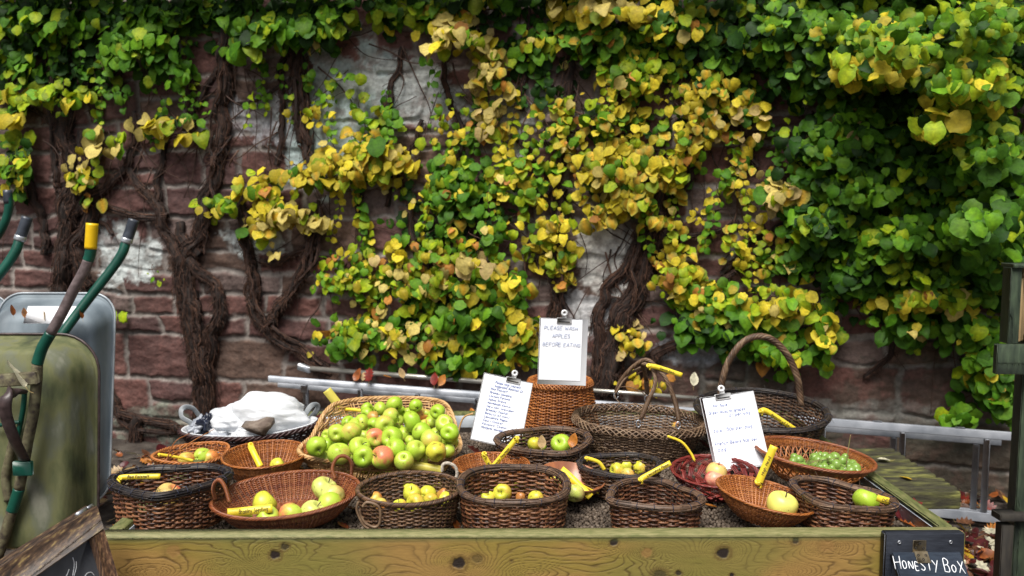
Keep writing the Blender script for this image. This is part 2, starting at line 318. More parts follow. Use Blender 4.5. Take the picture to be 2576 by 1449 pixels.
# ================================================================== garden wall (angled, nearer on the right)
WA = np.array([0.0, 3.22, 0.0]); WD = nrm(np.array([1.0, -0.24, 0.0])); WN = np.array([WD[1], -WD[0], 0.0])   # WN faces the camera
if WN[1] > 0: WN = -WN
def PW(u, v, off=0.0):            # pixel ray meets the wall plane pushed 'off' metres towards the viewer
    d = ray(u, v); O = WA + WN * off; return CAM + d * (((O - CAM) @ WN) / (d @ WN))
def wsz(p): return float((p - WA) @ WD), float(p[2])
def build_wall():
    s0, s1, H = -7.4, 6.6, 4.3; ds = .0092
    S, Zz = np.meshgrid(np.arange(s0, s1, ds), np.arange(-.1, H, ds), indexing='ij')
    sw = S + (fbm(S * 4, Zz * 4, 1) - .5) * .085 + (fbm(S * 22, Zz * 22, 9) - .5) * .030; zw = Zz + (fbm(S * 3 + 9, Zz * 4, 2) - .5) * .075 + (fbm(S * 20, Zz * 20, 8) - .5) * .026
    rg = np.random.default_rng(12); rows = [-.3]
    while rows[-1] < H + .2: rows.append(rows[-1] + rg.choice([.15, .20, .24, .27, .30]))
    rows = np.array(rows); ri = np.clip(np.searchsorted(rows, zw) - 1, 0, len(rows) - 2)
    dist = np.minimum(zw - rows[ri], rows[ri + 1] - zw); sid = np.zeros_like(S, int)
    for r in range(len(rows) - 1):
        e = [s0 - rg.random()]
        while e[-1] < s1 + 1: e.append(e[-1] + rg.uniform(.22, .70))
        e = np.array(e); k = ri == r; x = sw[k]; q = np.clip(np.searchsorted(e, x) - 1, 0, len(e) - 2)
        dd = np.minimum(x - e[q], e[q + 1] - x); idd = r * 131 + q
        # some tall slots are split into two thin stones
        zz = zw[k]; mid = (rows[r] + rows[r + 1]) / 2 + (_rv[(idd * 3) % 512] - .5) * .05; sp = (_rv[idd % 512] > .78) & (rows[r + 1] - rows[r] > .16)
        dm = np.where(sp, np.abs(zz - mid), 9); idd = np.where(sp & (zz > mid), idd + 57, idd)
        dist[k] = np.minimum(np.minimum(dist[k], dd), dm); sid[k] = idd
    stone = sstep(.002 + .010 * vnoise(S * 3, Zz * 3, 77), .018 + .014 * vnoise(S * 5, Zz * 5, 78), dist); h1 = _rv[(sid * 7 + 3) % 512]; h2 = _rv[(sid * 13 + 5) % 512]; h3 = _rv[(sid * 29 + 1) % 512]
    f1 = fbm(S * 14, Zz * 14, 21, 5); f2 = fbm(S * 60, Zz * 75, 31, 4); f3 = fbm(S * 5 + h1 * 9, Zz * 16, 41, 5)
    Hh = stone * (.009 + .018 * h1 + .026 * (f3 - .5) + .018 * (f1 - .5)) + (1 - stone) * .010 * (f1 - .2) + .006 * (f2 - .5)
    P = WA[None, None] + WD * S[..., None] + WN * Hh[..., None]; P[..., 2] = Zz
    red = np.array([.190, .078, .062]); red2 = np.array([.120, .055, .050]); brn = np.array([.15, .085, .062]); gry = np.array([.19, .125, .11]); mor = np.array([.36, .30, .27])
    col = red * (1 - h1[..., None]) + red2 * h1[..., None]
    col = np.where((h2 > .74)[..., None], brn, col); col = np.where((h2 > .90)[..., None], gry, col)
    col = col * (.62 + .76 * f3[..., None]) * (.75 + .5 * f2[..., None])
    col = mor * (.55 + .8 * f1[..., None]) * (1 - stone[..., None]) + col * stone[..., None]
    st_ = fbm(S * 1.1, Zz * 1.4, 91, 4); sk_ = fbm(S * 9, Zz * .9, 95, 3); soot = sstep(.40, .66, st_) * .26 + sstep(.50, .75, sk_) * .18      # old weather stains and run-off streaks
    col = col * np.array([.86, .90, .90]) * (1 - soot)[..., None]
    def patch(u, v, ru, rv, c, lo=.42, amt=.9, seed=50, sc=7):
        nonlocal col
        s_, z_ = wsz(PW(u, v)); rs = ru / FU * dep(PW(u, v)); rz = rv / FU * dep(PW(u, v))
        q = 1 - np.sqrt(((S - s_) / rs) ** 2 + ((Zz - z_) / rz) ** 2); q = q + (fbm(S * sc, Zz * sc, seed) - .5) * 1.5 + (f2 - .5) * .35
        dark = c[0] < .1; k = (sstep(.10, .34, q) * amt * (.5 + .5 * sstep(.42, .56, fbm(S * 17, Zz * 17, seed + 3, 4))))[..., None]; col = col * (1 - k) + (col * .30 + np.array(c) * .45 if dark else np.array(c)) * (.75 + .5 * f1[..., None]) * k
    wh = (.46, .50, .49); bl = (.38, .47, .46)
    patch(870, 270, 190, 170, bl); patch(680, 300, 110, 80, (.42, .42, .44), seed=51); patch(770, 360, 60, 150, bl, seed=52); patch(950, 200, 170, 60, (.34, .36, .34), seed=57)
    patch(310, 640, 110, 90, wh, seed=53, sc=9); patch(640, 610, 90, 40, wh, seed=54, sc=12); patch(1510, 640, 85, 130, (.62, .61, .57), seed=55, sc=5); patch(1480, 790, 70, 80, (.45, .45, .45), seed=56)
    patch(1290, 390, 40, 90, (.50, .52, .54), seed=58); patch(1080, 260, 90, 60, (.36, .38, .37), seed=59); patch(520, 340, 60, 30, wh, seed=60); patch(1300, 270, 160, 60, (.30, .31, .30), seed=62)
    patch(360, 1060, 150, 60, (.17, .19, .15), seed=61, amt=.8); patch(1250, 450, 50, 60, (.45, .45, .45), seed=63)
    for (u, v, ru, rv, a) in ((2350, 1000, 500, 160, .85), (2350, 1200, 600, 150, .9), (1700, 960, 260, 90, .7), (300, 1180, 300, 70, .8)):
        patch(u, v, ru, rv, (.060, .066, .045), amt=a, seed=70 + int(u) % 7, sc=3)
    patch(1750, 880, 120, 40, (.30, .31, .33), seed=79); patch(2150, 1040, 220, 40, (.2, .2, .18), seed=80, amt=.6)
    n0, n1 = S.shape; i, j = np.meshgrid(np.arange(n0 - 1), np.arange(n1 - 1), indexing='ij')
    F = np.stack([i * n1 + j, (i + 1) * n1 + j, (i + 1) * n1 + j + 1, i * n1 + j + 1], -1).reshape(-1, 4)
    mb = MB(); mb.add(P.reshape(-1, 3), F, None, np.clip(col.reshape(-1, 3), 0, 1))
    mb.box((WA + WD * (s0 + s1) / 2 - WN * .20 + np.array([0, 0, H / 2])), (s1 - s0, .36, H + .2), np.stack([WD, -WN, [0, 0, 1]], 1), col=(.14, .08, .06))
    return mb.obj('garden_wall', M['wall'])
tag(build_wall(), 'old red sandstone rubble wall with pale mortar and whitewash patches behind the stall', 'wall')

# ================================================================== climbers on the wall
LT = []   # leaf template: stations along the leaf (y), half width, fold
_st = np.array([[0, .06], [.02, .26], [.14, .43], [.34, .52], [.56, .51], [.76, .39], [.90, .20], [1.0, .0]])
def leaf_template(fold, curl, notch=.06):
    V = []; 
    for k, (y, w_) in enumerate(_st):
        z = -curl * (y - .3) ** 2 * 1.5; yy = y - (notch if k == 1 else 0)
        V += [(-w_, yy, z + fold * w_ * 1.0), (0, y, z), (w_, yy, z + fold * w_ * 1.0)]
    F = []
    for k in range(len(_st) - 1):
        a = k * 3; F += [(a, a + 1, a + 4, a + 3), (a + 1, a + 2, a + 5, a + 4)]
    return np.array(V), np.array(F)
LTS = [leaf_template(f, c) for f, c in ((.10, .2), (.22, .35), (.05, .12), (-.14, .45), (.38, .6))]
ECODE = np.array([[1, 0, 1]] * len(_st)).ravel().astype(float); ECODE[-3:] = 1; ECODE[:3] = .3
def add_leaves(mb, P, size, nvec, tipv, ccen, cedge, rg):
    """P,nvec,tipv (n,3) ; size (n,) ; colours (n,3)"""
    P = np.asarray(P); n = len(P); nv = nrm(nvec); t = nrm(tipv - (tipv * nv).sum(1, keepdims=True) * nv); x = np.cross(t, nv)
    which = rg.integers(0, len(LTS), n)
    for k, (V, F) in enumerate(LTS):
        q = np.where(which == k)[0]
        if not len(q): continue
        wj = rg.uniform(.72, 1.04, len(q)); s_ = size[q]
        VV = P[q][:, None] + s_[:, None, None] * (V[None, :, 0, None] * wj[:, None, None] * x[q][:, None] + (V[None, :, 1, None] - .2) * t[q][:, None] + V[None, :, 2, None] * nv[q][:, None])
        VV += rg.normal(0, 1, VV.shape) * (s_ * .030)[:, None, None]
        e = ECODE[None, :, None]; cc = ccen[q][:, None] * (1 - e) + cedge[q][:, None] * e
        FF = (F[None] + (np.arange(len(q)) * len(V))[:, None, None]).reshape(-1, 4)
        mb.add(VV.reshape(-1, 3), FF, None, cc.reshape(-1, 3))
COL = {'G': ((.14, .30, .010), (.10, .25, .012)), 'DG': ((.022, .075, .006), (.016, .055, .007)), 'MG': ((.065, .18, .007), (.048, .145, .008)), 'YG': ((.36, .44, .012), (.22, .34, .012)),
       'Y': ((.66, .51, .03), (.56, .48, .03)), 'PY': ((.62, .50, .14), (.55, .44, .12)), 'OY': ((.62, .36, .025), (.30, .30, .04)), 'O': ((.50, .22, .04), (.42, .18, .03)), 'C': ((.55, .43, .15), (.58, .42, .17))}
def mixw(sx): return dict((a, float(b)) for a, b in (x.split(':') for x in sx.split()))
PLANTS = {}
def plant(k, label, group='climbers spread over the wall'):
    PLANTS[k] = dict(root=None, label=label, group=group, leaf=MB(), twig=MB(), trunk=MB(), fib=MB())
plant('left', 'bright yellow-green climber at the far left above the wheelbarrow handles')
plant('twin', 'climber with a dark fibrous double trunk rising behind the white plastic bag')
plant('slim', 'slim twin brown stems crossing whitewashed stone below bright green leaves')
plant('yellow', 'climber of golden yellow leaves over the bare U-shaped stem left of centre')
plant('centre', 'dense mixed green and yellow climber hanging to the silver pole at centre')
plant('gold', 'orange-gold leaved climber with the thick leaning trunk beside white stone')
plant('low', 'low green and lemon climber above the arched basket handle')
plant('corner', 'deep green and lemon climber bulging over the upper right corner')
rgl = np.random.default_rng(99)
def clus(pk, u, v, ru, rv, n, size, wts, out=.12, ang=0, base=.03):
    """leaf cluster centred on a pixel of the wall; radii & leaf length in grid units; out = bulge from the wall in metres"""
    p = PLANTS[pk]; rg = rgl; n = int(n * (.68 if pk != 'corner' else 1.1)); size *= .82; ru *= 1.06; rv *= 1.06
    a = rg.random(n) * 2 * math.pi; r = np.sqrt(rg.random(n)) ** 1.15 * (1 + .20 * rg.normal(size=n)); du = r * np.cos(a) * ru; dv = r * np.sin(a) * rv
    # sub-clumps
    kc = max(2, n // 9); cc = np.stack([rg.normal(0, .5, kc) * ru, rg.normal(0, .5, kc) * rv], 1); pick = rg.integers(0, kc, n); f = .30
    du = du * (1 - f) + cc[pick, 0] * f; dv = dv * (1 - f) + cc[pick, 1] * f
    ca, sa = math.cos(ang), math.sin(ang); du, dv = du * ca - dv * sa, du * sa + dv * ca
    rho = np.clip((du / ru) ** 2 + (dv / rv) ** 2, 0, 1)
    off = base + out * (1 - rho * .7) * (.35 + .65 * rg.random(n))
    P = np.array([PW(u + x, v + y, o) for x, y, o in zip(du, dv, off)])
    d = np.array([dep(q) for q in P]); s_ = size / FU * d * rg.choice([.45, .7, .9, 1.0, 1.1, 1.25], n) * rg.uniform(.88, 1.1, n)
    nv = WN[None] * .8 + np.array([0, 0, .42])[None] + rg.normal(0, .30, (n, 3)); tp = np.array([0, 0, -1.0])[None] + rg.normal(0, .42, (n, 3))
    wd = mixw(wts); ks = list(wd); pr = np.array([wd[k] for k in ks]); pr /= pr.sum(); ci = rg.choice(len(ks), n, p=pr)
    nb = ['MG', 'G', 'YG', 'Y', 'Y', 'OY', 'O', 'PY'] if pk in ('yellow', 'centre', 'gold', 'low') else ['MG', 'G', 'YG', 'YG', 'DG']; ksn = [nb[rg.integers(0, len(nb))] if (rg.random() < .2 and not ks[q] == 'DG') else ks[q] for q in ci]
    cen = np.array([COL[q][0] for q in ksn]); edg = np.array([COL[q][1] for q in ksn]); jit = rg.uniform(.55, 1.2, (n, 1))
    cen = cen * .98; edg = edg * .98; add_leaves(p['leaf'], P, s_, nv, tp, np.clip(cen * jit, 0, .8), np.clip(edg * jit, 0, .8), rg)
    # twigs carrying the clumps
    c0 = PW(u, v - rv * .3, .03)
    for q in range(max(2, n // 14)):
        e = P[rg.integers(0, n)]; mid = (c0 + e) / 2 + np.array([0, 0, .02]) + rg.normal(0, .03, 3) - WN * .01
        p['twig'].tube(curve([c0 + rg.normal(0, .02, 3), mid, e], 8), np.linspace(.0032, .0012, 8), 4)
def stem(pk, pts, r0, r1=None, off=.04, fib=30, shag=1.0):
    """woody stem traced along wall pixels; r in grid units"""
    p = PLANTS[pk]; rg = rgl; r1 = r1 or r0
    P3 = np.array([PW(a, b, off) for a, b in pts]); L = np.linalg.norm(np.diff(P3, axis=0), axis=1).sum(); n = max(10, int(L / .02)); Q = curve(P3, n)
    d = dep(Q[n // 2]); rr = np.linspace(r0, r1, n) / FU * d * .74; sarr = np.linspace(0, L, n)
    Q = Q + WN * ((fbm(sarr * 5, 0 * sarr + r0, 3) - .5) * .06)[:, None] + WD * ((fbm(sarr * 8, 0 * sarr + r0 * 3.1, 13) - .5) * .10)[:, None]
    k = 14; T = nrm(np.gradient(Q, axis=0)); Nn = nrm(np.cross(T, WN[None] + 1e-3)); B = np.cross(Nn, T); a = np.arange(k) / k * 2 * math.pi
    A, S_ = np.meshgrid(a, sarr); lob = 1 + .9 * (fbm(A * 1.9 + 3, S_ * 3, 7, 3) - .5) + .5 * (vnoise(A * 3.1, S_ * 6, 17) - .5)
    V = Q[:, None] + (rr[:, None] * lob)[..., None] * (np.cos(A)[..., None] * Nn[:, None] + np.sin(A)[..., None] * B[:, None] * .8)
    i, j = np.meshgrid(np.arange(n - 1), np.arange(k), indexing='ij'); j2 = (j + 1) % k
    p['trunk'].add(V.reshape(-1, 3), np.stack([i * k + j, i * k + j2, (i + 1) * k + j2, (i + 1) * k + j], -1).reshape(-1, 4))
    # bark fibres along the stem
    for q in range(int(fib * L * 3.2)):
        m0 = rg.integers(0, n - 2); ln = int(rg.integers(4, 14)); idx = np.arange(m0, min(n, m0 + ln))
        if len(idx) < 3: continue
        th = rg.uniform(0, 2 * math.pi); tw = rg.normal(0, .05); t_ = np.arange(len(idx)); o = 1.0 + .10 * rg.random() + np.abs(rg.normal(0, .08)) * t_ * .28 * shag
        an = th + tw * t_; rad = rr[idx] * o
        Pf = Q[idx] + rad[:, None] * (np.cos(an)[:, None] * Nn[idx] + np.sin(an)[:, None] * B[idx] * .8)
        p['fib'].tube(Pf, rg.uniform(.0012, .0034), 4, ref=WN)
    for q in range(int(fib * L * 4.5 * shag)):     # frayed rootlets
        m0 = rg.integers(0, n); th = rg.uniform(0, 2 * math.pi); o = nrm(np.cos(th) * Nn[m0] + np.sin(th) * B[m0] * .7 + rg.normal(0, .35, 3) + np.array([0, 0, -.5]))
        st = Q[m0] + rr[m0] * .9 * (np.cos(th) * Nn[m0] + np.sin(th) * B[m0]); ln = rg.uniform(.015, .055)
        p['fib'].tube(curve([st, st + o * ln * .6, st + o * ln + np.array([0, 0, -.3 * ln]) + rg.normal(0, .006, 3)], 5), rg.uniform(.0007, .0017), 3)
S_ = stem
# far left
S_('left', [(150, 150), (160, 300), (180, 420), (170, 560), (155, 690), (165, 800)], 26, 30, fib=70); S_('left', [(205, 330), (215, 470), (222, 560), (190, 640), (215, 720)], 20, 24, fib=60)
S_('left', [(90, 100), (120, 250), (130, 410), (155, 480), (235, 505)], 9, 10); S_('left', [(320, 420), (270, 470), (215, 510), (170, 560)], 12, 15, fib=50)
S_('left', [(60, 420), (100, 540), (115, 640)], 14, 12); S_('left', [(235, 505), (300, 532), (370, 548), (430, 545)], 12, 10, fib=50); S_('left', [(290, 590), (250, 560), (200, 610)], 6)
S_('left', [(350, 280), (330, 350), (318, 420)], 8, 9); S_('left', [(140, 330), (60, 260), (-20, 230)], 9, 7)
S_('left', [(275, 970), (300, 1030), (350, 1055), (430, 1068), (470, 1085)], 14, 10, fib=60); S_('left', [(345, 1050), (335, 1110), (330, 1190)], 20, 26, fib=60); S_('left', [(265, 1010), (330, 1075), (450, 1090)], 7)
# twin trunk behind the bag
S_('twin', [(570, 60), (566, 220), (552, 340), (542, 430), (520, 530), (500, 590), (470, 640)], 19, 22, fib=70); S_('twin', [(600, -20), (585, 60), (560, 140), (500, 240), (470, 330)], 9, 8)
S_('twin', [(318, 420), (350, 470), (385, 510), (408, 570), (430, 610), (455, 660)], 13, 16, fib=60); S_('twin', [(405, 350), (398, 430), (392, 500), (412, 560)], 9, 10)
S_('twin', [(452, 640), (465, 720), (484, 800), (494, 880), (505, 960), (508, 1060)], 30, 34, fib=130, shag=1.3); S_('twin', [(478, 650), (520, 700), (548, 745), (552, 790), (535, 850), (522, 930), (520, 1050)], 17, 22, fib=90, shag=1.2)
S_('twin', [(450, 560), (462, 600), (500, 640)], 16, 18); S_('twin', [(600, 260), (650, 250), (700, 215)], 5)
# slim stems
S_('slim', [(712, 60), (705, 200), (702, 300), (698, 415)], 9, 8, fib=40); S_('slim', [(738, 80), (742, 200), (745, 290), (768, 370), (792, 430)], 13, 11, fib=50); S_('slim', [(775, 150), (772, 300)], 6)
# U-shaped
S_('yellow', [(612, 520), (618, 600), (628, 660), (640, 720), (640, 780), (668, 830), (710, 862), (770, 890), (820, 930)], 15, 17, fib=90); S_('yellow', [(795, 520), (788, 590), (775, 640), (752, 700), (712, 760), (690, 800), (668, 820)], 15, 17, fib=90)
S_('yellow', [(640, 655), (690, 662), (740, 640), (778, 610)], 9, 8, fib=60); S_('yellow', [(905, 420), (905, 500), (900, 560)], 7); S_('yellow', [(1000, 120), (985, 220), (940, 330)], 9, 7)
S_('yellow', [(1060, 300), (1035, 370), (1000, 420), (960, 520)], 7); S_('yellow', [(600, 440), (606, 520)], 12)
# centre
S_('centre', [(1440, 150), (1420, 300), (1400, 480), (1405, 640), (1400, 760), (1388, 850), (1370, 920), (1350, 985)], 12, 18, fib=60)
S_('centre', [(1200, 420), (1195, 520), (1190, 640), (1180, 800)], 9, 11); S_('centre', [(1060, 500), (1075, 620), (1080, 760), (1075, 900)], 9, 12); S_('centre', [(1330, 20), (1320, 160), (1300, 280)], 7)
S_('centre', [(1290, 340), (1340, 390), (1400, 440)], 7); S_('centre', [(960, 420), (1020, 500), (1040, 620)], 8); S_('centre', [(1130, 60), (1120, 200), (1150, 330)], 7)
# thick leaning trunk
S_('gold', [(1660, 380), (1648, 480), (1640, 570), (1622, 660), (1590, 750), (1560, 830), (1535, 900), (1515, 985)], 26, 40, fib=120); S_('gold', [(1610, 590), (1572, 670), (1530, 725), (1508, 790), (1505, 880), (1500, 960)], 12, 18, fib=70)
S_('gold', [(1620, 640), (1700, 600), (1790, 585), (1850, 560)], 7); S_('gold', [(1750, 90), (1740, 250), (1735, 400), (1700, 520), (1650, 620)], 9, 12); S_('gold', [(1790, 160), (1850, 300), (1900, 420)], 8)
S_('gold', [(1545, 975), (1600, 930), (1660, 888), (1735, 852), (1800, 835)], 16, 12, fib=70)
S_('low', [(1800, 690), (1880, 620), (1950, 570), (2030, 530)], 9, 8); S_('low', [(1780, 720), (1860, 680), (1960, 620), (2060, 590)], 6); S_('low', [(2260, 860), (2210, 910), (2170, 950)], 8); S_('low', [(1990, 870), (1960, 900), (1990, 960)], 10)
S_('low', [(1900, 800), (1850, 850), (1760, 850)], 9)
for a in range(7): S_('corner', [(2120 + a * 70, -20), (2110 + a * 68, 180), (2130 + a * 66, 380 + a * 8), (2160 + a * 60, 640)], 7, 9, off=.08, fib=10)
# offshoots twisting round the main trunks
for pk, line in (('twin', [(452, 640), (465, 720), (484, 800), (494, 880), (505, 960), (508, 1060)]), ('twin', [(570, 60), (566, 220), (552, 340), (542, 430), (520, 530), (480, 630)]), ('left', [(150, 150), (160, 300), (180, 420), (170, 560), (155, 690), (165, 800)]), ('yellow', [(612, 520), (618, 600), (628, 660), (640, 780), (710, 862), (820, 930)]),
                 ('gold', [(1660, 380), (1648, 480), (1640, 570), (1622, 660), (1590, 750), (1560, 830), (1515, 985)]), ('centre', [(1400, 480), (1405, 640), (1400, 760), (1370, 920)]), ('slim', [(738, 80), (742, 200), (768, 370)]), ('yellow', [(795, 520), (775, 640), (712, 760), (668, 820)])):
    for q in range(5):
        a = rgl.uniform(-24, 24); L2 = [(x + a * math.cos(i * 1.9 + q) + rgl.normal(0, 9), y + rgl.normal(0, 10)) for i, (x, y) in enumerate(line)]; i0 = rgl.integers(0, max(1, len(L2) - 3)); S_(pk, L2[i0:i0 + 4], rgl.uniform(3, 7), rgl.uniform(2.5, 6), off=rgl.uniform(.03, .09), fib=22)
# thin tangle over the wall
for q in range(330):
    u0 = rgl.uniform(30, 2500); v0 = rgl.uniform(-20, 780 if u0 > 800 else 420); a = rgl.normal(1.45, .55); L_ = rgl.uniform(80, 300)
    pts = [(u0, v0)]
    for k in range(4): a += rgl.normal(0, .28); pts.append((pts[-1][0] + math.cos(a) * L_ / 4, pts[-1][1] + math.sin(a) * L_ / 4))
    pk = 'left' if u0 < 380 else 'twin' if u0 < 620 else 'slim' if u0 < 840 else 'yellow' if u0 < 1000 else 'centre' if u0 < 1430 else 'gold' if u0 < 1950 else 'corner'
    PLANTS[pk]['twig'].tube(curve([PW(x, y, rgl.uniform(.02, .07)) for x, y in pts], 16), np.linspace(rgl.uniform(.003, .007), .0018, 16), 5)
# ---- foliage.   (u, v, ru, rv, n, leaf, colours, out)
c = clus
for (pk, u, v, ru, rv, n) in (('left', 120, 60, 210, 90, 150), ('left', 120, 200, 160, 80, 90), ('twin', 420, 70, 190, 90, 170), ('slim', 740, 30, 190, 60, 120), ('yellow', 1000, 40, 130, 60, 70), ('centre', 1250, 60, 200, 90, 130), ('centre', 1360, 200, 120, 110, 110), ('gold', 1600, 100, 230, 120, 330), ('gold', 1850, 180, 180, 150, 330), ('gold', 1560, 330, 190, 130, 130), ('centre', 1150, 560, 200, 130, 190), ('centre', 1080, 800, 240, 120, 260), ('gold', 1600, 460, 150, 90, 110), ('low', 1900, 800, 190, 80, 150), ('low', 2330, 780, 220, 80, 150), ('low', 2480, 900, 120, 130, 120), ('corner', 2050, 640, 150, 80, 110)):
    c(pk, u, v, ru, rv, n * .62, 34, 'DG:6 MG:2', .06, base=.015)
c('left', 120, 50, 170, 60, 110, 44, 'G:3 MG:3 YG:1', .25); c('left', 60, 160, 80, 60, 70, 36, 'MG:3 G:2'); c('left', 110, 240, 150, 42, 90, 40, 'YG:4 Y:3 G:1', .22); c('left', 20, 290, 50, 40, 18, 44, 'Y:3 YG:2', .2)
c('left', 40, 410, 65, 90, 90, 38, 'YG:4 G:3 Y:1', .2); c('left', 200, 170, 120, 60, 90, 30, 'MG:3 DG:3'); c('left', 255, 355, 70, 42, 26, 42, 'PY:4 YG:1', .18); c('left', 210, 430, 62, 75, 55, 30, 'PY:3 Y:3 YG:1', .15)
c('left', 235, 512, 36, 26, 8, 34, 'O:2 OY:2', .15); c('left', 300, 800, 34, 26, 9, 34, 'Y:2 YG:2', .15); c('left', 385, 690, 30, 60, 10, 16, 'YG:2 G:1', .12); c('left', 300, 240, 60, 60, 26, 26, 'MG:2 G:1')
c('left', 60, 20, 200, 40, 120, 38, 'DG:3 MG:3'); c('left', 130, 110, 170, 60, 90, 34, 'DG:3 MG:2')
c('twin', 350, 110, 125, 72, 170, 40, 'G:5 MG:3 YG:1.5', .28); c('twin', 390, 40, 110, 60, 90, 40, 'MG:3 G:2', .2); c('twin', 420, 185, 80, 50, 60, 34, 'MG:3 G:2', .2); c('twin', 475, 260, 26, 70, 20, 24, 'G:2 MG:1', .12)
c('twin', 430, 308, 98, 34, 50, 44, 'PY:3 Y:4 YG:1.5', .2); c('twin', 440, 345, 90, 18, 14, 46, 'OY:1 Y:2', .22); c('twin', 300, 50, 140, 60, 110, 34, 'DG:3 MG:2'); c('twin', 530, 30, 90, 40, 50, 36, 'MG:2 DG:2')
c('slim', 690, 70, 165, 52, 130, 46, 'G:5 YG:2 MG:2', .3); c('slim', 640, 120, 100, 30, 26, 50, 'G:4 YG:1', .32); c('slim', 840, 50, 80, 55, 60, 42, 'G:3 YG:1 MG:1', .22); c('slim', 760, 30, 180, 40, 90, 38, 'MG:3 DG:2'); c('slim', 790, 110, 90, 30, 24, 34, 'MG:2 G:1 PY:.4')
c('yellow', 1000, 30, 90, 38, 40, 40, 'G:2 YG:3', .2); c('yellow', 900, 290, 110, 60, 46, 30, 'YG:3 G:2 Y:2', .12); c('yellow', 910, 380, 140, 62, 130, 36, 'Y:4 YG:3 OY:1.5', .2); c('yellow', 820, 430, 190, 48, 170, 38, 'Y:5 OY:2.5 YG:1', .24)
c('yellow', 945, 345, 26, 20, 3, 60, 'OY:1', .26); c('yellow', 650, 480, 90, 45, 60, 36, 'Y:4 YG:2 OY:1', .2); c('yellow', 560, 515, 80, 28, 34, 36, 'Y:3 YG:3 G:.7', .2, -.2); c('yellow', 730, 535, 120, 42, 90, 40, 'Y:3 PY:4 YG:1', .22)
c('yellow', 650, 580, 60, 26, 16, 44, 'PY:2 Y:3 YG:1', .2); c('yellow', 680, 630, 40, 26, 8, 28, 'PY:1', .15); c('yellow', 780, 300, 90, 36, 28, 26, 'YG:2 Y:2', .12); c('yellow', 990, 410, 60, 50, 50, 34, 'Y:3 OY:2 YG:1', .2)
c('yellow', 870, 200, 60, 50, 14, 30, 'YG:2 G:1', .12); c('yellow', 810, 560, 60, 30, 20, 40, 'Y:2 PY:2', .18)
c('centre', 1140, 95, 105, 62, 90, 42, 'PY:6 Y:2 YG:1 C:1', .28); c('centre', 1235, 200, 66, 110, 95, 36, 'PY:5 OY:1.5 C:2 YG:1', .2); c('centre', 1235, 305, 48, 50, 32, 34, 'PY:3 C:2 OY:1', .15); c('centre', 1105, 20, 90, 40, 46, 38, 'YG:2 G:2')
c('centre', 1340, 110, 110, 70, 70, 36, 'G:3 MG:3 YG:1'); c('centre', 1050, 500, 130, 90, 60, 24, 'YG:2 Y:2 G:1 PY:1'); c('centre', 1150, 470, 90, 130, 190, 36, 'MG:4 G:3 YG:1', .16); c('centre', 1180, 600, 220, 80, 150, 32, 'G:3 YG:3 MG:2 Y:1.5', .16)
c('centre', 1060, 710, 210, 95, 260, 32, 'Y:2 YG:3 PY:1.5 G:1 OY:1', .2); c('centre', 870, 690, 90, 80, 150, 26, 'YG:3 G:3 Y:1', .16); c('centre', 1180, 780, 120, 120, 210, 38, 'G:5 MG:3 YG:2', .24); c('centre', 1290, 700, 62, 60, 44, 40, 'OY:2 Y:3 C:1', .2)
c('centre', 1300, 830, 64, 90, 110, 38, 'OY:3 Y:3 YG:1', .2); c('centre', 1000, 850, 230, 75, 280, 34, 'MG:3 G:2 PY:2 Y:1 YG:1', .18); c('centre', 860, 850, 80, 70, 80, 34, 'MG:3 G:2 YG:2', .2); c('centre', 1320, 460, 130, 100, 190, 30, 'YG:4 Y:2 G:2', .14)
c('centre', 1380, 330, 100, 90, 50, 26, 'YG:2 G:2 Y:1'); c('centre', 1130, 330, 120, 90, 60, 24, 'G:2 YG:2 Y:1'); c('centre', 1190, 670, 70, 36, 30, 42, 'C:3 PY:2', .26); c('centre', 1400, 590, 90, 100, 110, 32, 'Y:3 YG:2 OY:1.5', .16)
c('centre', 1060, 640, 150, 60, 70, 34, 'C:1 Y:2 YG:2', .22); c('centre', 1150, 910, 150, 40, 90, 38, 'MG:3 G:2 Y:1', .2); c('centre', 1410, 690, 36, 60, 24, 32, 'OY:2 Y:1 YG:1', .12)
c('gold', 1480, 90, 130, 80, 130, 40, 'MG:3 G:3 YG:1', .2); c('gold', 1600, 190, 110, 70, 120, 36, 'G:2 YG:3 Y:1', .2); c('gold', 1540, 20, 190, 36, 100, 48, 'Y:3 PY:2 YG:2', .34); c('gold', 1480, 320, 190, 110, 160, 30, 'YG:3 Y:3 OY:2 G:1', .16)
c('gold', 1580, 440, 175, 110, 330, 36, 'OY:4 Y:4 YG:1.5', .26); c('gold', 1600, 500, 70, 50, 50, 44, 'OY:4 Y:2', .3); c('gold', 1700, 570, 110, 110, 60, 26, 'OY:2 Y:2 YG:1.5'); c('gold', 1740, 320, 80, 130, 110, 34, 'OY:3 Y:3 YG:1', .2)
c('gold', 1640, 130, 120, 90, 110, 34, 'MG:2 G:2 YG:2'); c('gold', 1590, 870, 60, 80, 50, 30, 'OY:3 Y:2 C:1'); c('gold', 1700, 690, 90, 80, 110, 34, 'Y:3 OY:2 YG:2', .18); c('gold', 1630, 960, 110, 30, 30, 32, 'OY:2 O:1 Y:1')
c('gold', 1790, 220, 90, 90, 120, 34, 'OY:2 Y:2 MG:2 YG:2', .2); c('gold', 1720, 60, 150, 70, 140, 38, 'MG:3 YG:2 Y:2', .24); c('gold', 1830, 100, 150, 100, 190, 40, 'MG:4 G:2 DG:3', .2); c('gold', 1850, 290, 110, 90, 120, 34, 'OY:2 C:2 Y:2 MG:1', .2)
c('gold', 1640, 560, 44, 30, 14, 42, 'OY:3 YG:1', .26); c('gold', 1500, 540, 90, 40, 50, 34, 'OY:3 Y:2', .2)
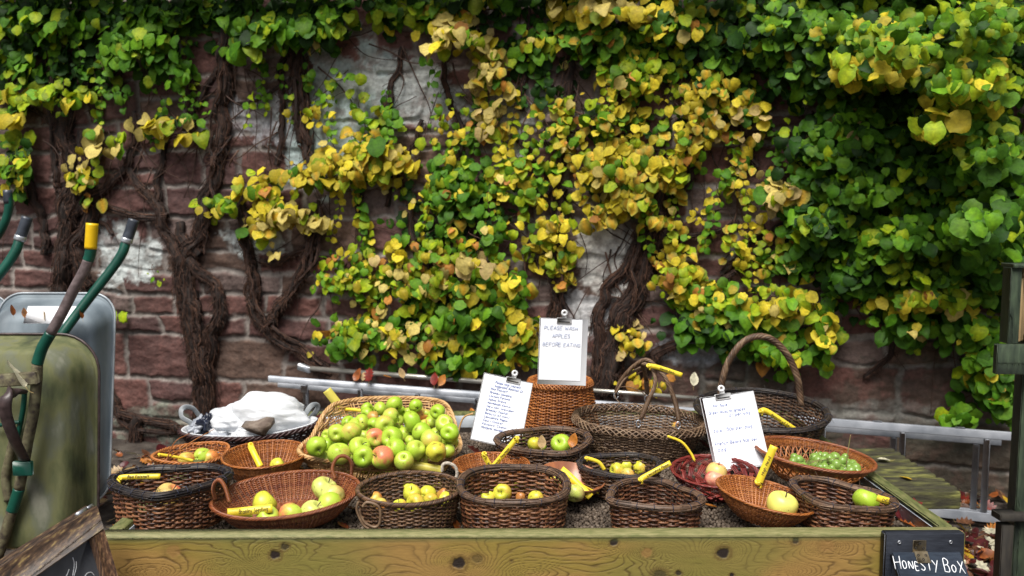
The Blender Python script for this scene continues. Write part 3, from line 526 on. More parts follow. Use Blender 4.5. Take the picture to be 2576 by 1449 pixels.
c('low', 1870, 430, 80, 90, 50, 28, 'C:1 YG:2 OY:2'); c('low', 1975, 490, 100, 55, 80, 42, 'PY:3 C:3 OY:1', .24); c('low', 1900, 620, 150, 90, 110, 28, 'YG:3 Y:2 OY:1'); c('low', 1800, 760, 130, 80, 130, 34, 'YG:3 G:2 Y:2', .18)
c('low', 1960, 770, 165, 66, 130, 42, 'YG:4 G:3 Y:3', .28); c('low', 1850, 820, 190, 62, 200, 42, 'MG:5 DG:2 G:2', .2); c('low', 1975, 885, 110, 62, 100, 42, 'G:5 MG:3 YG:1', .28); c('low', 2080, 860, 50, 90, 40, 40, 'YG:3 Y:3 G:1', .3); c('low', 1960, 760, 40, 36, 5, 62, 'Y:1', .34)
c('low', 2000, 660, 120, 60, 80, 32, 'MG:3 G:3 YG:1'); c('low', 1780, 800, 90, 40, 60, 44, 'MG:3 G:1', .2)
c('low', 2330, 750, 180, 42, 150, 42, 'YG:4 Y:3 PY:1.5', .4); c('low', 2270, 825, 90, 48, 70, 44, 'G:4 MG:3', .36); c('low', 2430, 830, 110, 60, 90, 44, 'G:3 MG:3', .3); c('low', 2490, 930, 90, 110, 190, 42, 'MG:4 G:4 YG:1', .3); c('low', 2400, 1040, 66, 34, 30, 48, 'G:3 MG:2', .4)
c('low', 2520, 1010, 60, 80, 80, 40, 'G:3 MG:3', .3)
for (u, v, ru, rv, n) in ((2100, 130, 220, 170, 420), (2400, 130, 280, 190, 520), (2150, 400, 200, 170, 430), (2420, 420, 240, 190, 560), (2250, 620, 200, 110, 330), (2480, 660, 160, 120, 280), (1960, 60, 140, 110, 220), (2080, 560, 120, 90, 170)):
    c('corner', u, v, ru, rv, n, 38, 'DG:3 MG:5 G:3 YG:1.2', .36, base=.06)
c('corner', 2230, 110, 230, 95, 230, 42, 'YG:3 Y:2 G:3 MG:1', .95); c('corner', 2200, 175, 170, 50, 110, 46, 'Y:3 YG:3 G:2', .95); c('corner', 2480, 60, 170, 95, 190, 44, 'G:3 YG:3 MG:1', 1.0); c('corner', 2450, 200, 160, 85, 180, 45, 'YG:4 Y:2 G:3', 1.0)
c('corner', 2360, 300, 80, 60, 40, 58, 'Y:4 YG:2 C:.5', .95); c('corner', 2480, 380, 120, 110, 130, 50, 'G:3 MG:4 YG:1', .8); c('corner', 2470, 560, 130, 110, 150, 56, 'G:5 MG:4', .9); c('corner', 2180, 480, 150, 60, 90, 40, 'G:3 MG:3', .5)
c('corner', 2080, 60, 120, 70, 110, 44, 'MG:4 G:3', .5); c('corner', 2280, 600, 160, 90, 160, 42, 'MG:3 G:3 YG:1', .5); c('corner', 2330, 700, 170, 40, 90, 34, 'YG:2 G:2 MG:2', .4); c('corner', 2160, 690, 110, 60, 90, 38, 'DG:2 MG:3 G:1', .3)
c('corner', 2140, 320, 120, 120, 110, 38, 'MG:3 G:1 C:.4', .35); c('corner', 2330, 440, 150, 80, 90, 40, 'DG:2 MG:3 YG:.6', .4)
# the same growth goes on past both edges of the picture
for u in (-130, -330, -560): c('left', u, 60, 170, 110, 170, 46, 'MG:4 G:3 YG:2', .3); c('left', u, 300, 130, 90, 90, 40, 'YG:3 G:3 Y:2', .2); S_('left', [(u, 60), (u + 30, 300), (u - 10, 560), (u + 20, 900)], 18, 26, fib=40)
for u in (2720, 2930, 3150): c('corner', u, 130, 190, 190, 330, 42, 'DG:2 MG:4 G:3 YG:2', .5, base=.06); c('corner', u, 480, 170, 200, 300, 40, 'DG:3 MG:4 G:3 YG:1', .4, base=.06); c('low', u, 850, 130, 160, 150, 42, 'MG:4 G:4 YG:1', .3)
# thin trailing strands with small paired leaves
def strand(pk, u, v, L_, lean, cols, size=22):
    p = PLANTS[pk]; rg = rgl; n = max(4, int(L_ / 17)); t = np.linspace(0, 1, n); us = u + lean * L_ * t + 9 * np.sin(t * rg.uniform(3, 8) + rg.random() * 6); vs = v + L_ * t; off = rg.uniform(.05, .16)
    Q = np.array([PW(a, b_, off) for a, b_ in zip(us, vs)]); p['twig'].tube(curve(Q, n * 2), np.linspace(.0020, .0009, n * 2), 4, ref=WN)
    P = np.repeat(Q, 2, 0); sd_ = np.tile([1.0, -1.0], n); m_ = len(P); ks = list(mixw(cols)); pr = np.array(list(mixw(cols).values())); pr = pr / pr.sum(); ci = rg.choice(len(ks), m_, p=pr)
    s_ = px(size, Q[0]) * rg.uniform(.55, 1.25, m_) * np.linspace(1.15, .75, m_); keep = rg.random(m_) < .82; tp = WD[None] * sd_[:, None] * .9 + np.array([0, 0, -.8])[None] + rg.normal(0, .3, (m_, 3)); nv = WN[None] + np.array([0, 0, .3])[None] + rg.normal(0, .3, (m_, 3)); P = P + WD[None] * (sd_ * .012)[:, None]
    add_leaves(p['leaf'], P[keep], s_[keep], nv[keep], tp[keep], np.array([COL[ks[q]][0] for q in ci])[keep] * rg.uniform(.7, 1.15, (keep.sum(), 1)), np.array([COL[ks[q]][1] for q in ci])[keep], rg)
for q in range(60):
    u = rgl.uniform(840, 1960); v = rgl.uniform(60, 760 if u < 1330 else 640); L_ = min(rgl.uniform(70, 230), 925 - v)
    if 1425 < u < 1600 and v + L_ > 560: continue
    strand('yellow' if u < 1000 else 'centre' if u < 1430 else 'gold' if u < 1800 else 'low', u, v, L_, rgl.normal(0, .18), ('YG:3 G:3 MG:1 Y:1', 'Y:3 YG:2 OY:1', 'G:3 MG:2')[q % 3], rgl.uniform(17, 27))
for q in range(26): u = rgl.uniform(20, 840); strand('left' if u < 300 else 'twin' if u < 600 else 'slim', u, rgl.uniform(60, 260), rgl.uniform(50, 140), rgl.normal(0, .2), 'G:3 MG:2 YG:2', 20)
for q in range(40): u = rgl.uniform(1960, 2560); strand('corner' if u < 2200 else 'low', u, rgl.uniform(350, 760), rgl.uniform(60, 180), rgl.normal(0, .2), 'G:3 MG:3 YG:2', 26)
# sprays just above the frame, so that the top of the wall stays shaded as it is in the picture
for q, (u, pk) in enumerate(((100, 'left'), (360, 'twin'), (620, 'slim'), (900, 'yellow'), (1200, 'centre'), (1500, 'gold'), (1800, 'gold'), (2100, 'corner'), (2400, 'corner'))):
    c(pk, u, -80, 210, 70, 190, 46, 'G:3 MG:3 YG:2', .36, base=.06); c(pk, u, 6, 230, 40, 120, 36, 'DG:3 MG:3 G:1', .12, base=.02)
for k, p in PLANTS.items():
    t = thing('climbing_hydrangea', p['label'], 'climbing plant', (0, 0, 0), p['group'])
    P0 = np.vstack(p['leaf'].V); cx = P0[:, 0].mean(); t.location = (cx, WA[1] + (cx * WD[1] / WD[0]) - .05, 0)
    p['leaf'].obj('foliage', M['leaf'], t)
    if p['trunk'].V: p['trunk'].obj('trunk', M['vine_bark'], t)
    if p['fib'].V: p['fib'].obj('shaggy_bark', M['bark_fibre'], t)
    if p['twig'].V: p['twig'].obj('twigs', M['twig'], t)
# ================================================================== staging bed
ZR, ZP = 0.75, 0.702            # rim and pebble level
XL = float(PZ(262, 1340, ZR)[0]); XR = float(PZ(2411, 1334, ZR)[0]); YB = 1.50
bed = thing('display_bench', 'long timber-sided display bed with knotty greenish front board holding all the baskets', 'display bench', ((XL + XR) / 2, 0, 0))
def front_board():
    Wd = XR - XL; H = .27; nx, nz = 1180, 130
    U, Vv = np.meshgrid(np.linspace(XL, XR, nx), np.linspace(ZR - H, ZR - .004, nz), indexing='ij')
    knots = []
    def kp(u, v): p = PY(u, v, 0.0); return p[0], p[2]
    F = Vv * 46 + (fbm(U * 1.0, Vv * 6, 3, 3) - .5) * 6 + (fbm(U * 4, Vv * 14, 5, 4) - .5) * 5.0 + (fbm(U * 26, Vv * 40, 6, 2) - .5) * .5
    big = [(692, 1395, 6.5, .075, .036), (1155, 1417, 9, .085, .045), (1545, 1365, 4.5, .045, .022), (1819, 1391, 7.5, .070, .040), (2002, 1360, 4, .036, .018), (1689, 1430, -6, .085, .035), (1627, 1391, -5, .085, .028),
           (2080, 1373, -6, .085, .034), (560, 1432, -5, .07, .03), (380, 1440, 4, .11, .03), (1330, 1440, -4, .10, .03), (1960, 1440, 5, .12, .03), (860, 1440, 5, .09, .03)]
    for (u, v, a, sx, sz) in big:
        x, z = kp(u, v); F = F + a / (.35 + ((U - x) / sx) ** 2 + ((Vv - z) / sz) ** 2) * .8
    ph = F - np.floor(F); line = np.exp(-((ph - .5) / .085) ** 2) * (.35 + .65 * sstep(.35, .6, fbm(U * 3, Vv * 9, 14, 3))); late = sstep(.1, .5, ph) * (1 - sstep(.5, .62, ph))
    crack = np.exp(-((fbm(U * 1.6, Vv * 55, 61, 3) - .5) / .006) ** 2) * (fbm(U * 3, Vv * 8, 62) > .55) * .5; line = np.maximum(line, crack); n1 = fbm(U * 4, Vv * 12, 8, 4); n2 = fbm(U * 60, Vv * 300, 9, 3); n3 = fbm(U * 2, Vv * 3, 10, 3)
    a = np.array([.250, .180, .038]); b = np.array([.31, .185, .055]); g_ = np.array([.175, .165, .038])
    col = a + (b - a) * sstep(.35, .65, n1)[..., None]; col = col + (g_ - col) * (sstep(.45, .7, n3) * .7)[..., None]
    col *= (1 - .16 * late)[..., None] * (.88 + .24 * n2)[..., None]; col = col + (np.array([.060, .030, .012]) - col) * (line * .62)[..., None]
    dsp = -.0012 * line
    for (u, v, r, dk) in ((692, 1397, .014, 1), (716, 1375, .011, .8), (1155, 1417, .019, 1), (1545, 1365, .0115, 1), (1819, 1391, .018, 1), (2002, 1360, .012, .9), (1840, 1447, .008, 1), (1660, 1449, .02, .7), (437, 1386, .02, .25), (2080, 1373, .02, .22), (1627, 1391, .016, .22), (1200, 1405, .016, .5), (2008, 1300, .001, 1), (1287, 1412, .006, .8), (1708, 1442, .009, .9)):
        x, z = kp(u, v); rr = np.sqrt(((U - x) / 1.15) ** 2 + (Vv - z) ** 2) + (fbm(U * 90, Vv * 90, 33, 2) - .5) * .008
        k = 1 - sstep(r * .65, r * 1.05, rr); ring = np.exp(-((rr - r * 1.15) / (r * .25)) ** 2)
        col = col + (np.array([.022, .014, .010]) if dk > .6 else np.array([.30, .19, .05])) * 0
        tgt = np.array([.020, .013, .010]) if dk > .45 else np.array([.26, .145, .045])
        col = col + (tgt - col) * ((k * (dk if dk > .45 else .8)))[..., None]; col = col + (np.array([.09, .045, .015]) - col) * (ring * .55 * min(1, dk + .2))[..., None]; dsp = dsp - .002 * k * dk
    edge = sstep(ZR - .022, ZR - .004, Vv); col = col + (np.array([.12, .14, .05]) - col) * (edge * .6)[..., None]
    mb = MB(); i, j = np.meshgrid(np.arange(nx - 1), np.arange(nz - 1), indexing='ij')
    mb.add(np.stack([U, -dsp * 1, Vv], -1).reshape(-1, 3), np.stack([i * nz + j, (i + 1) * nz + j, (i + 1) * nz + j + 1, i * nz + j + 1], -1).reshape(-1, 4), None, col.reshape(-1, 3))
    mb.box(((XL + XR) / 2, .0255, ZR - H / 2 - .004), (Wd - .002, .045, H - .004), col=(.16, .15, .045))
    return mb.obj('front_board', M['board'], bed)
front_board()
b = MB(); b.box(((XL + XR) / 2, .024, ZR - .0), (XR - XL, .052, .012), bev=.004); b.obj('top_edge', M['rail_top'], bed)
for x in (XL + .022, XR - .022):
    b = MB(); b.box((x, YB / 2 + .03, ZR - .062), (.044, YB - .065, .13), bev=.004); b.obj('side_rail', M['rail_moss'], bed)
b = MB(); b.box(((XL + XR) / 2, YB, ZR - .062), (XR - XL, .044, .13), bev=.004); b.obj('back_rail', M['rail_moss'], bed)
b = MB()
b.box((XL + .0475, YB / 2 + .03, ZR - .045), (.0035, YB - .09, .07), bev=.0006); b.box((XR - .0475, YB / 2 + .03, ZR - .045), (.0035, YB - .09, .07), bev=.0006)
b.box(((XL + XR) / 2, YB - .0255, ZR - .045), (XR - XL - .1, .0035, .07), bev=.0006); b.box(((XL + XR) / 2, YB / 2 + .03, ZR - .082), (XR - XL - .1, YB - .09, .003), bev=.0006)
b.obj('metal_tray', M['tray_galv'], bed)
for x in (XL + .06, XR - .06):
    for y in (.09, YB - .06):
        b = MB(); b.box((x, y, (ZR - .13) / 2 - .005), (.07, .07, ZR - .12), bev=.004); b.obj('leg', M['rail_moss'], bed)
# pebbles
def pebbles():
    rg = np.random.default_rng(5); t = (1 + 5 ** .5) / 2
    V0 = nrm(np.array([(-1, t, 0), (1, t, 0), (-1, -t, 0), (1, -t, 0), (0, -1, t), (0, 1, t), (0, -1, -t), (0, 1, -t), (t, 0, -1), (t, 0, 1), (-t, 0, -1), (-t, 0, 1)], float))
    F0 = np.array([(0, 11, 5), (0, 5, 1), (0, 1, 7), (0, 7, 10), (0, 10, 11), (1, 5, 9), (5, 11, 4), (11, 10, 2), (10, 7, 6), (7, 1, 8), (3, 9, 4), (3, 4, 2), (3, 2, 6), (3, 6, 8), (3, 8, 9), (4, 9, 5), (2, 4, 11), (6, 2, 10), (8, 6, 7), (9, 8, 1)])
    s = .0126; nx = int((XR - XL - .11) / s); ny = int((YB - .10) / s); I, J = np.meshgrid(np.arange(nx), np.arange(ny), indexing='ij')
    X = XL + .055 + (I + .5 * (J % 2)) * s + rg.normal(0, .0022, I.shape); Y = .06 + J * s * .93 + rg.normal(0, .0022, I.shape)
    Z = ZP - .008 + rg.uniform(-.004, .003, I.shape) + (fbm(X * 6, Y * 6, 2) - .5) * .014
    P = np.stack([X, Y, Z], -1).reshape(-1, 3); keep = (P[:, 0] < XR - .055) & (P[:, 1] < YB - .04); P = P[keep]; n = len(P)
    r = rg.uniform(.0050, .0082, n); q = nrm(rg.normal(size=(n, 3))); V = V0[None] * rg.uniform(.85, 1.1, (n, 12, 1)); V = V - 2 * (V * q[:, None]).sum(2, keepdims=True) * q[:, None]
    V = V * r[:, None, None] + P[:, None]; mb = MB(); mb.add(V.reshape(-1, 3), None, (F0[None] + (np.arange(n) * 12)[:, None, None]).reshape(-1, 3))
    o = mb.obj('clay_pebbles', M['pebble']); return tag(o, 'small brown clay pebbles spread over the tray under the baskets', 'pebbles', kind='stuff')
pebbles()
b = MB(); b.box(((XL + XR) / 2, YB / 2 + .01, ZP - .0225), (XR - XL - .105, YB - .08, .018)); o = b.obj('grit_layer', M['pebble_bed']); tag(o, 'dark grit lying under the clay pebbles in the tray', 'grit', kind='stuff')

# ================================================================== baskets
def shape_pts(kind, n=720):
    t = np.linspace(0, 2 * math.pi, n, endpoint=False)
    if kind == 'round': P = np.stack([np.cos(t), np.sin(t)], 1)
    elif kind.startswith('sup'): e = 2 / float(kind[3:]); P = np.stack([np.sign(np.cos(t)) * np.abs(np.cos(t)) ** e, np.sign(np.sin(t)) * np.abs(np.sin(t)) ** e], 1)
    elif kind == 'trap': e = 2 / 3.0; P = np.stack([np.sign(np.cos(t)) * np.abs(np.cos(t)) ** e, np.sign(np.sin(t)) * np.abs(np.sin(t)) ** e], 1); P[:, 0] *= .86 - .14 * P[:, 1]
    elif kind.startswith('heart'):
        k = float(kind[5:] or .5); H = np.stack([np.sin(t) ** 3, (13 * np.cos(t) - 5 * np.cos(2 * t) - 2 * np.cos(3 * t) - np.cos(4 * t)) / 16.0 + .12], 1); E = np.stack([np.sin(t), np.cos(t)], 1)
        P = H * k + E * (1 - k); P = P[::-1]
    for _ in range(12): P = (np.roll(P, 1, 0) + P + np.roll(P, -1, 0)) / 3
    return P
class Basket:
    def __init__(s, name, label, u0, u1, vb, vf, h, kind='round', rot=0, ratio=None, floor=.8, zs=None, tilt=(0, 0), belly=0, group='wicker baskets set out on the pebbles', cat='basket', yf=None, up=0.0, h0=None):
        um = (u0 + u1) / 2
        # zf, zb: height of the near and far rim; with yf the near rim's distance is known and its height follows
        zf = ZP + h if yf is None else float(PY(um, vf, yf)[2]); zb = zf + up; Yf = PZ(um, vf, zf)[1]; Yb = PZ(um, vb, zb)[1]; ym = (Yf + Yb) / 2; h = h0 or ((zf + zb) / 2 - ZP if yf is not None else h); tilt = (math.degrees(math.atan2(zb - zf, Yb - Yf)) + tilt[0], tilt[1]); x0 = PY(u0, (vb + vf) / 2, ym)[0]; x1 = PY(u1, (vb + vf) / 2, ym)[0]
        s.tilt = np.array(Euler((R(tilt[0]), R(tilt[1]), 0)).to_matrix()); s.c = np.array([(x0 + x1) / 2, ym, (zf + zb) / 2]) - s.tilt @ np.array([0, 0, h])
        print(name, round(Yf, 3), round(Yb, 3), 'h', round(h, 3), 'floor z', round(float(s.c[2]), 3), 'w', round(float(x1 - x0), 3)); a, b_ = (x1 - x0) / 2, (Yb - Yf) / 2; s.h = h; s.a, s.b = a, b_
        P = shape_pts(kind); cr, sr = math.cos(R(rot)), math.sin(R(rot))
        if rot and kind == 'round':
            D = (a * a - b_ * b_) / max(.2, math.cos(2 * R(rot))); Sm = a * a + b_ * b_; A = math.sqrt((Sm + D) / 2); B = math.sqrt(max(.01 * Sm, (Sm - D) / 2)); P = P * [A, B]; P = np.stack([P[:, 0] * cr - P[:, 1] * sr, P[:, 0] * sr + P[:, 1] * cr], 1)
        else:
            if rot: P = np.stack([P[:, 0] * cr - P[:, 1] * sr, P[:, 0] * sr + P[:, 1] * cr], 1)
        lo, hi = P.min(0), P.max(0); P = (P - (lo + hi) / 2) / ((hi - lo) / 2) * [a, b_]
        L = np.concatenate([[0], np.cumsum(np.linalg.norm(np.diff(np.vstack([P, P[:1]]), axis=0), axis=1))]); s.per = L[-1]; q = np.linspace(0, s.per, 721)[:-1]; PP = np.vstack([P, P[:1]])
        s.ct = np.stack([np.interp(q, L, PP[:, 0]), np.interp(q, L, PP[:, 1])], 1)
        T = np.roll(s.ct, -1, 0) - np.roll(s.ct, 1, 0); N = np.stack([T[:, 1], -T[:, 0]], 1); N = nrm(N); 
        if ((N * s.ct).sum(1)).mean() < 0: N = -N
        for _ in range(6): N = (np.roll(N, 1, 0) + N + np.roll(N, -1, 0)) / 3
        s.nn = nrm(N); s.floor = floor; s.zs = zs or (lambda q_: 1.0); s.belly = belly
        s.root = thing(name, label, cat, s.c, group); s.L1 = floor * (a + b_) / 2; s.sw = math.hypot((1 - floor) * (a + b_) / 2, h); s.Lt = s.L1 + s.sw
    def at(s, q, t, off=0.0, dz=0.0):
        """q: 0..1 round the basket, t: 0 centre of floor .. 1 rim (arc length); off outward"""
        q = np.asarray(q, float); t = np.broadcast_to(np.asarray(t, float), q.shape); off = np.broadcast_to(np.asarray(off, float), q.shape); dz = np.broadcast_to(np.asarray(dz, float), q.shape)
        x = (q % 1) * 720; i = x.astype(int) % 720; f = (x - np.floor(x))[..., None]; cxy = s.ct[i] * (1 - f) + s.ct[(i + 1) % 720] * f; nn = s.nn[i] * (1 - f) + s.nn[(i + 1) % 720] * f
        l = t * s.Lt; g_ = np.clip((l - s.L1) / s.sw, 0, 1.2); sc = np.where(l < s.L1, l / s.L1 * s.floor, s.floor + (1 - s.floor) * (g_ + s.belly * np.sin(np.clip(g_, 0, 1) * math.pi)))
        sm = np.minimum(1, g_ / .12) ; zz = g_ * s.h * np.vectorize(s.zs)(q % 1) + dz + .004
        side = sstep(-.02, .12, (l - s.L1) / s.sw); xy = cxy * sc[..., None] + nn * (off * side)[..., None]
        zz = zz + np.where(l < s.L1, off * .6, 0) * (1 - side)
        P = np.concatenate([xy, zz[..., None]], -1); return P @ s.tilt.T + s.c
def weave(B, mname, r, N, amp=None, gap=.96, bands=((0.1, 1.0),), k=5, pair=1, stake_r=None, floor_gap=1.5, jit=1.0, name='wickerwork', arcs=(2, 5), lean=0.0, stake_mat=None, rg=None, stakes=True):
    """real woven rods: each row passes in front of and behind the stakes"""
    rg = rg or np.random.default_rng(abs(hash(mname)) % 999 if False else int(B.c[0] * 1000) % 977 + 5); amp = amp if amp is not None else r * 1.45; mb = MB(); st = MB(); stake_r = stake_r or r * 1.15
    l = r * 6; row = 0
    while l < B.Lt:
        t = l / B.Lt; onfl = l < B.L1
        if any(a <= t <= b_ for a, b_ in bands):
            ph = (row // pair) % 2; na = rg.integers(*arcs); cuts = np.sort(rg.random(na)); 
            for ai in range(na):
                a0 = cuts[ai]; a1 = cuts[(ai + 1) % na] + (1 if ai == na - 1 else 0); a1 += .006
                n = max(6, int((a1 - a0) * N * (4 if not onfl else 3))); q = np.linspace(a0, a1, n)
                off = amp * np.cos(math.pi * (N * q + ph)) + rg.normal(0, r * .12 * jit); dzv = (np.interp(q, [a0, (a0 + a1) / 2, a1], rg.normal(0, r * .30 * jit, 3)))
                rad = r * rg.uniform(.82, 1.12) * np.interp(q, [a0, a1], rg.uniform(.85, 1.1, 2)); mb.tube(B.at(q, t + 0 * q, off, dzv), rad, k, ref=B.tilt @ np.array([0, 0, 1.0]) if not onfl else (0.02, .01, 1))
        row += 1; l += 2 * r * (gap if not onfl else floor_gap) * (1.0 if not onfl else 1.1)
    mb.obj(name, M[mname], B.root)
    if stakes:
        for i in range(N):
            t = np.linspace(.12, 1.0, 14); q = i / N + lean * np.clip(t - B.L1 / B.Lt, 0, 1); st.tube(B.at(q, t, 0), stake_r * rg.uniform(.85, 1.1), 5, ref=(.3, .2, .1) if abs(math.cos(2 * math.pi * i / N)) < .5 else (0, 1, .1))
        st.obj('stakes', M[stake_mat or mname], B.root)
def rim_bundle(B, mname, R_=.0125, n=30, r=.0019, wraps=15, thread='thread', t=1.0, hair=26):
    rg = np.random.default_rng(int(abs(B.c[0]) * 700) + 3); mb = MB(); q = np.linspace(0, 1, 150, endpoint=False); ctr = B.at(q, t, .001, R_ * .15); T = nrm(np.roll(ctr, -1, 0) - np.roll(ctr, 1, 0)); up = np.array([0, 0, 1.0]); O = nrm(np.cross(T, up)); U = np.cross(O, T)
    wob = 1 + .22 * (fbm(q * 14, q * 0 + B.c[0], 5) - .5) * 2
    for i in range(n):
        a0, a1 = rg.random(), 0; ln = rg.uniform(.12, .5); nn_ = int(ln * 150); idx = (int(a0 * 150) + np.arange(nn_)) % 150; th = rg.uniform(0, 2 * math.pi); tw = rg.normal(0, .012); rad = R_ * math.sqrt(rg.uniform(.25, 1.0)) * (1 + .05 * rg.normal())
        an = th + tw * np.arange(nn_); P = ctr[idx] + (rad * wob[idx])[:, None] * (np.cos(an)[:, None] * O[idx] + np.sin(an)[:, None] * U[idx] * .85); mb.tube(P, np.linspace(1.2, .7, nn_) * r * rg.uniform(.7, 1.25), 5, ref=up)
    for i in range(n * 2):
        a0 = rg.random(); nn_ = int(rg.uniform(.06, .22) * 150); idx = (int(a0 * 150) + np.arange(nn_)) % 150; th = rg.uniform(0, 2 * math.pi); an = th + rg.normal(0, .02) * np.arange(nn_)
        P = ctr[idx] + (R_ * .98 * wob[idx])[:, None] * (np.cos(an)[:, None] * O[idx] + np.sin(an)[:, None] * U[idx] * .85); mb.tube(P, r * rg.uniform(.5, 1.1), 5, ref=up)
    for i in range(hair):
        j = rg.integers(0, 150); d = nrm(O[j] * rg.normal(0, .8) + up * rg.uniform(0, 1) + T[j] * rg.normal(0, 1.2)); p0 = ctr[j] + d * R_ * .6; ln = rg.uniform(.01, .035); mb.tube(curve([p0, p0 + d * ln * .6, p0 + d * ln + rg.normal(0, .004, 3)], 5), .0006, 3)
    core = MB(); mb.tube(ctr, R_ * .78 * wob, 10, ref=up, closed=True); mb.obj('rim', M[mname], B.root)
    wr = MB()
    for i in range(wraps):
        j0 = int((i + rg.uniform(-.25, .25)) / wraps * 150) % 150; th = np.linspace(0, 2 * math.pi, 18); adv = rg.uniform(-2.5, 2.5); ff = (j0 + adv * th / 6.28); idx = np.round(ff).astype(int) % 150
        cc = ctr[j0] + (ff - j0)[:, None] * (ctr[(j0 + 1) % 150] - ctr[j0]); P = cc + (R_ * 1.10 * wob[j0]) * (np.cos(th)[:, None] * O[j0] + np.sin(th)[:, None] * U[j0] * .88); wr.tube(P, .0011, 4, ref=T[j0])
    wr.obj('binding_thread', M[thread], B.root)
def rim_twist(B, mname, r=.0035, strands=3, turns=26, rad=None, t=1.0, off=.002, name='rim', dz=0.0):
    mb = MB(); q = np.linspace(0, 1, 420, endpoint=False); ctr = B.at(q, t, off, dz); T = nrm(np.roll(ctr, -1, 0) - np.roll(ctr, 1, 0)); up = np.array([0, 0, 1.0]); O = nrm(np.cross(T, up)); U = np.cross(O, T); rad = rad or r * 1.05
    for i in range(strands):
        a = 2 * math.pi * (turns * q + i / strands); P = ctr + rad * (np.cos(a)[:, None] * O + np.sin(a)[:, None] * U)
        cut = int(i * 137 + B.c[0] * 300) % 420; P = np.roll(P, cut, 0); P = np.vstack([P, P[:1]]); mb.tube(P, r, 5, ref=up)
    mb.obj(name, M[mname], B.root)
def rim_braid(B, mname, n=70, r=.003, height=.022, width=.012, t=1.0):
    """plaited border: short rods sweeping over the edge, chevron-like"""
    mb = MB(); rg = np.random.default_rng(8)
    for i in range(n):
        for sgn in (1, -1):
            s0 = i / n + (.5 / n if sgn < 0 else 0); q = s0 + np.linspace(0, 4.2 / n, 14); x = np.linspace(0, 1, 14); off = width * (np.cos(x * math.pi) * sgn) ; dz = height * (np.sin(x * math.pi) - .55) + rg.normal(0, .001)
            mb.tube(B.at(q, t, off + .001, dz), r * rg.uniform(.8, 1.15), 5)
    mb.obj('rim', M[mname], B.root)
def handle_arch(B, pts, mname, r, n=60, strands=0, turns=7, name='handle', wrap=0):
    """pts: world points"""
    P = curve(pts, n); mb = MB()
    if not strands: mb.tube(P, r, 8, ref=(0.1, 1, .05))
    else:
        T = nrm(np.gradient(P, axis=0)); O = nrm(np.cross(T, (0.13, .95, .07))); U = np.cross(O, T); tt = np.linspace(0, 1, n)
        for i in range(strands):
            a = 2 * math.pi * (turns * tt + i / strands); mb.tube(P + r * .62 * (np.cos(a)[:, None] * O + np.sin(a)[:, None] * U), r * .52, 6, ref=(0.1, 1, .05))
    if wrap:
        L = np.linalg.norm(np.diff(P, axis=0), axis=1).sum(); m_ = int(L / (wrap * 2.1)); tt = np.linspace(0, 1, m_ * 7); Q = np.stack([np.interp(tt, np.linspace(0, 1, n), P[:, i]) for i in range(3)], 1); T = nrm(np.gradient(Q, axis=0)); O = nrm(np.cross(T, (0.13, .95, .07))); U = np.cross(O, T); a = 2 * math.pi * m_ * tt
        mb.tube(Q + r * 1.05 * (np.cos(a)[:, None] * O + np.sin(a)[:, None] * U), wrap, 4, ref=(0.1, 1, .05))
    return mb.obj(name, M[mname], B.root)
def on_rim(B, u, dz=0.0, front=True, off=0.0):
    """rim point of the basket whose picture column is nearest u"""
    q = np.linspace(0, 1, 360, endpoint=False); P = B.at(q, 1.0, off, dz); X = (P - CAM) @ _M; uu = 1288 + FU * X[:, 0] / -X[:, 2]
    ok = (P[:, 1] < B.c[1]) if front else (P[:, 1] >= B.c[1]); e = np.abs(uu - u) + np.where(ok, 0, 1e4); return P[int(np.argmin(e))]
BK = {}
B = BK['heart'] = Basket('wicker_basket', 'heart-shaped brown wicker basket with a thick black twig rim at the front left', 281, 562, 1180, 1254, .1, 'heart.42', yf=.085, rot=8, floor=.90, zs=lambda q: 1.0)
weave(B, 'willow_brown', .0036, 32, bands=((.05, 1),), stake_mat='willow_dark'); rim_bundle(B, 'black_twig', .0135, 46, wraps=22, hair=50)
B = BK['smallback'] = Basket('wicker_basket', 'small light brown wicker basket with one long loose rod behind the black-rimmed basket', 395, 566, 1118, 1168, .085, 'sup2.5', floor=.74, zs=lambda q: 1 + .06 * math.sin(q * 12.6))
weave(B, 'willow_orange', .0026, 34); rim_twist(B, 'willow_orange', .0032, 3, 18)
mb = MB(); p = on_rim(B, 430, 0, False); q = on_rim(B, 410, 0, True); e = PY(538, 1080, B.c[1] + .02); mb.tube(curve([q, p * .5 + e * .5 + [0, 0, -.01], e], 14), np.linspace(.0028, .0009, 14), 5); mb.tube(curve([q + [0.01, 0, 0], PY(440, 1112, B.c[1]), PY(478, 1090, B.c[1])], 10), np.linspace(.0026, .0012, 10), 5); mb.obj('loose_rod', M['willow_orange'], B.root)
B = BK['bowl'] = Basket('cane_bowl', 'round shallow orange cane bowl between the small wicker basket and the apple heap', 566, 770, 1111, 1181, .088, 'round', floor=.62, belly=.10)
weave(B, 'cane_orange', .0016, 56, gap=1.0, stake_r=.0030, arcs=(1, 3)); rim_twist(B, 'cane_orange', .0022, 4, 14)
B = BK['tray'] = Basket('cane_tray', 'large oval reddish cane tray with two looped handles and cooking apples', 541, 899, 1190, 1308, .05, 'round', yf=.085, up=.05, h0=.075, rot=9, floor=.70, tilt=(0, -2), belly=.08)
weave(B, 'cane_red', .0017, 72, gap=1.0, stake_r=.0034, arcs=(1, 3)); rim_twist(B, 'cane_red', .0026, 5, 22, rad=.0042)
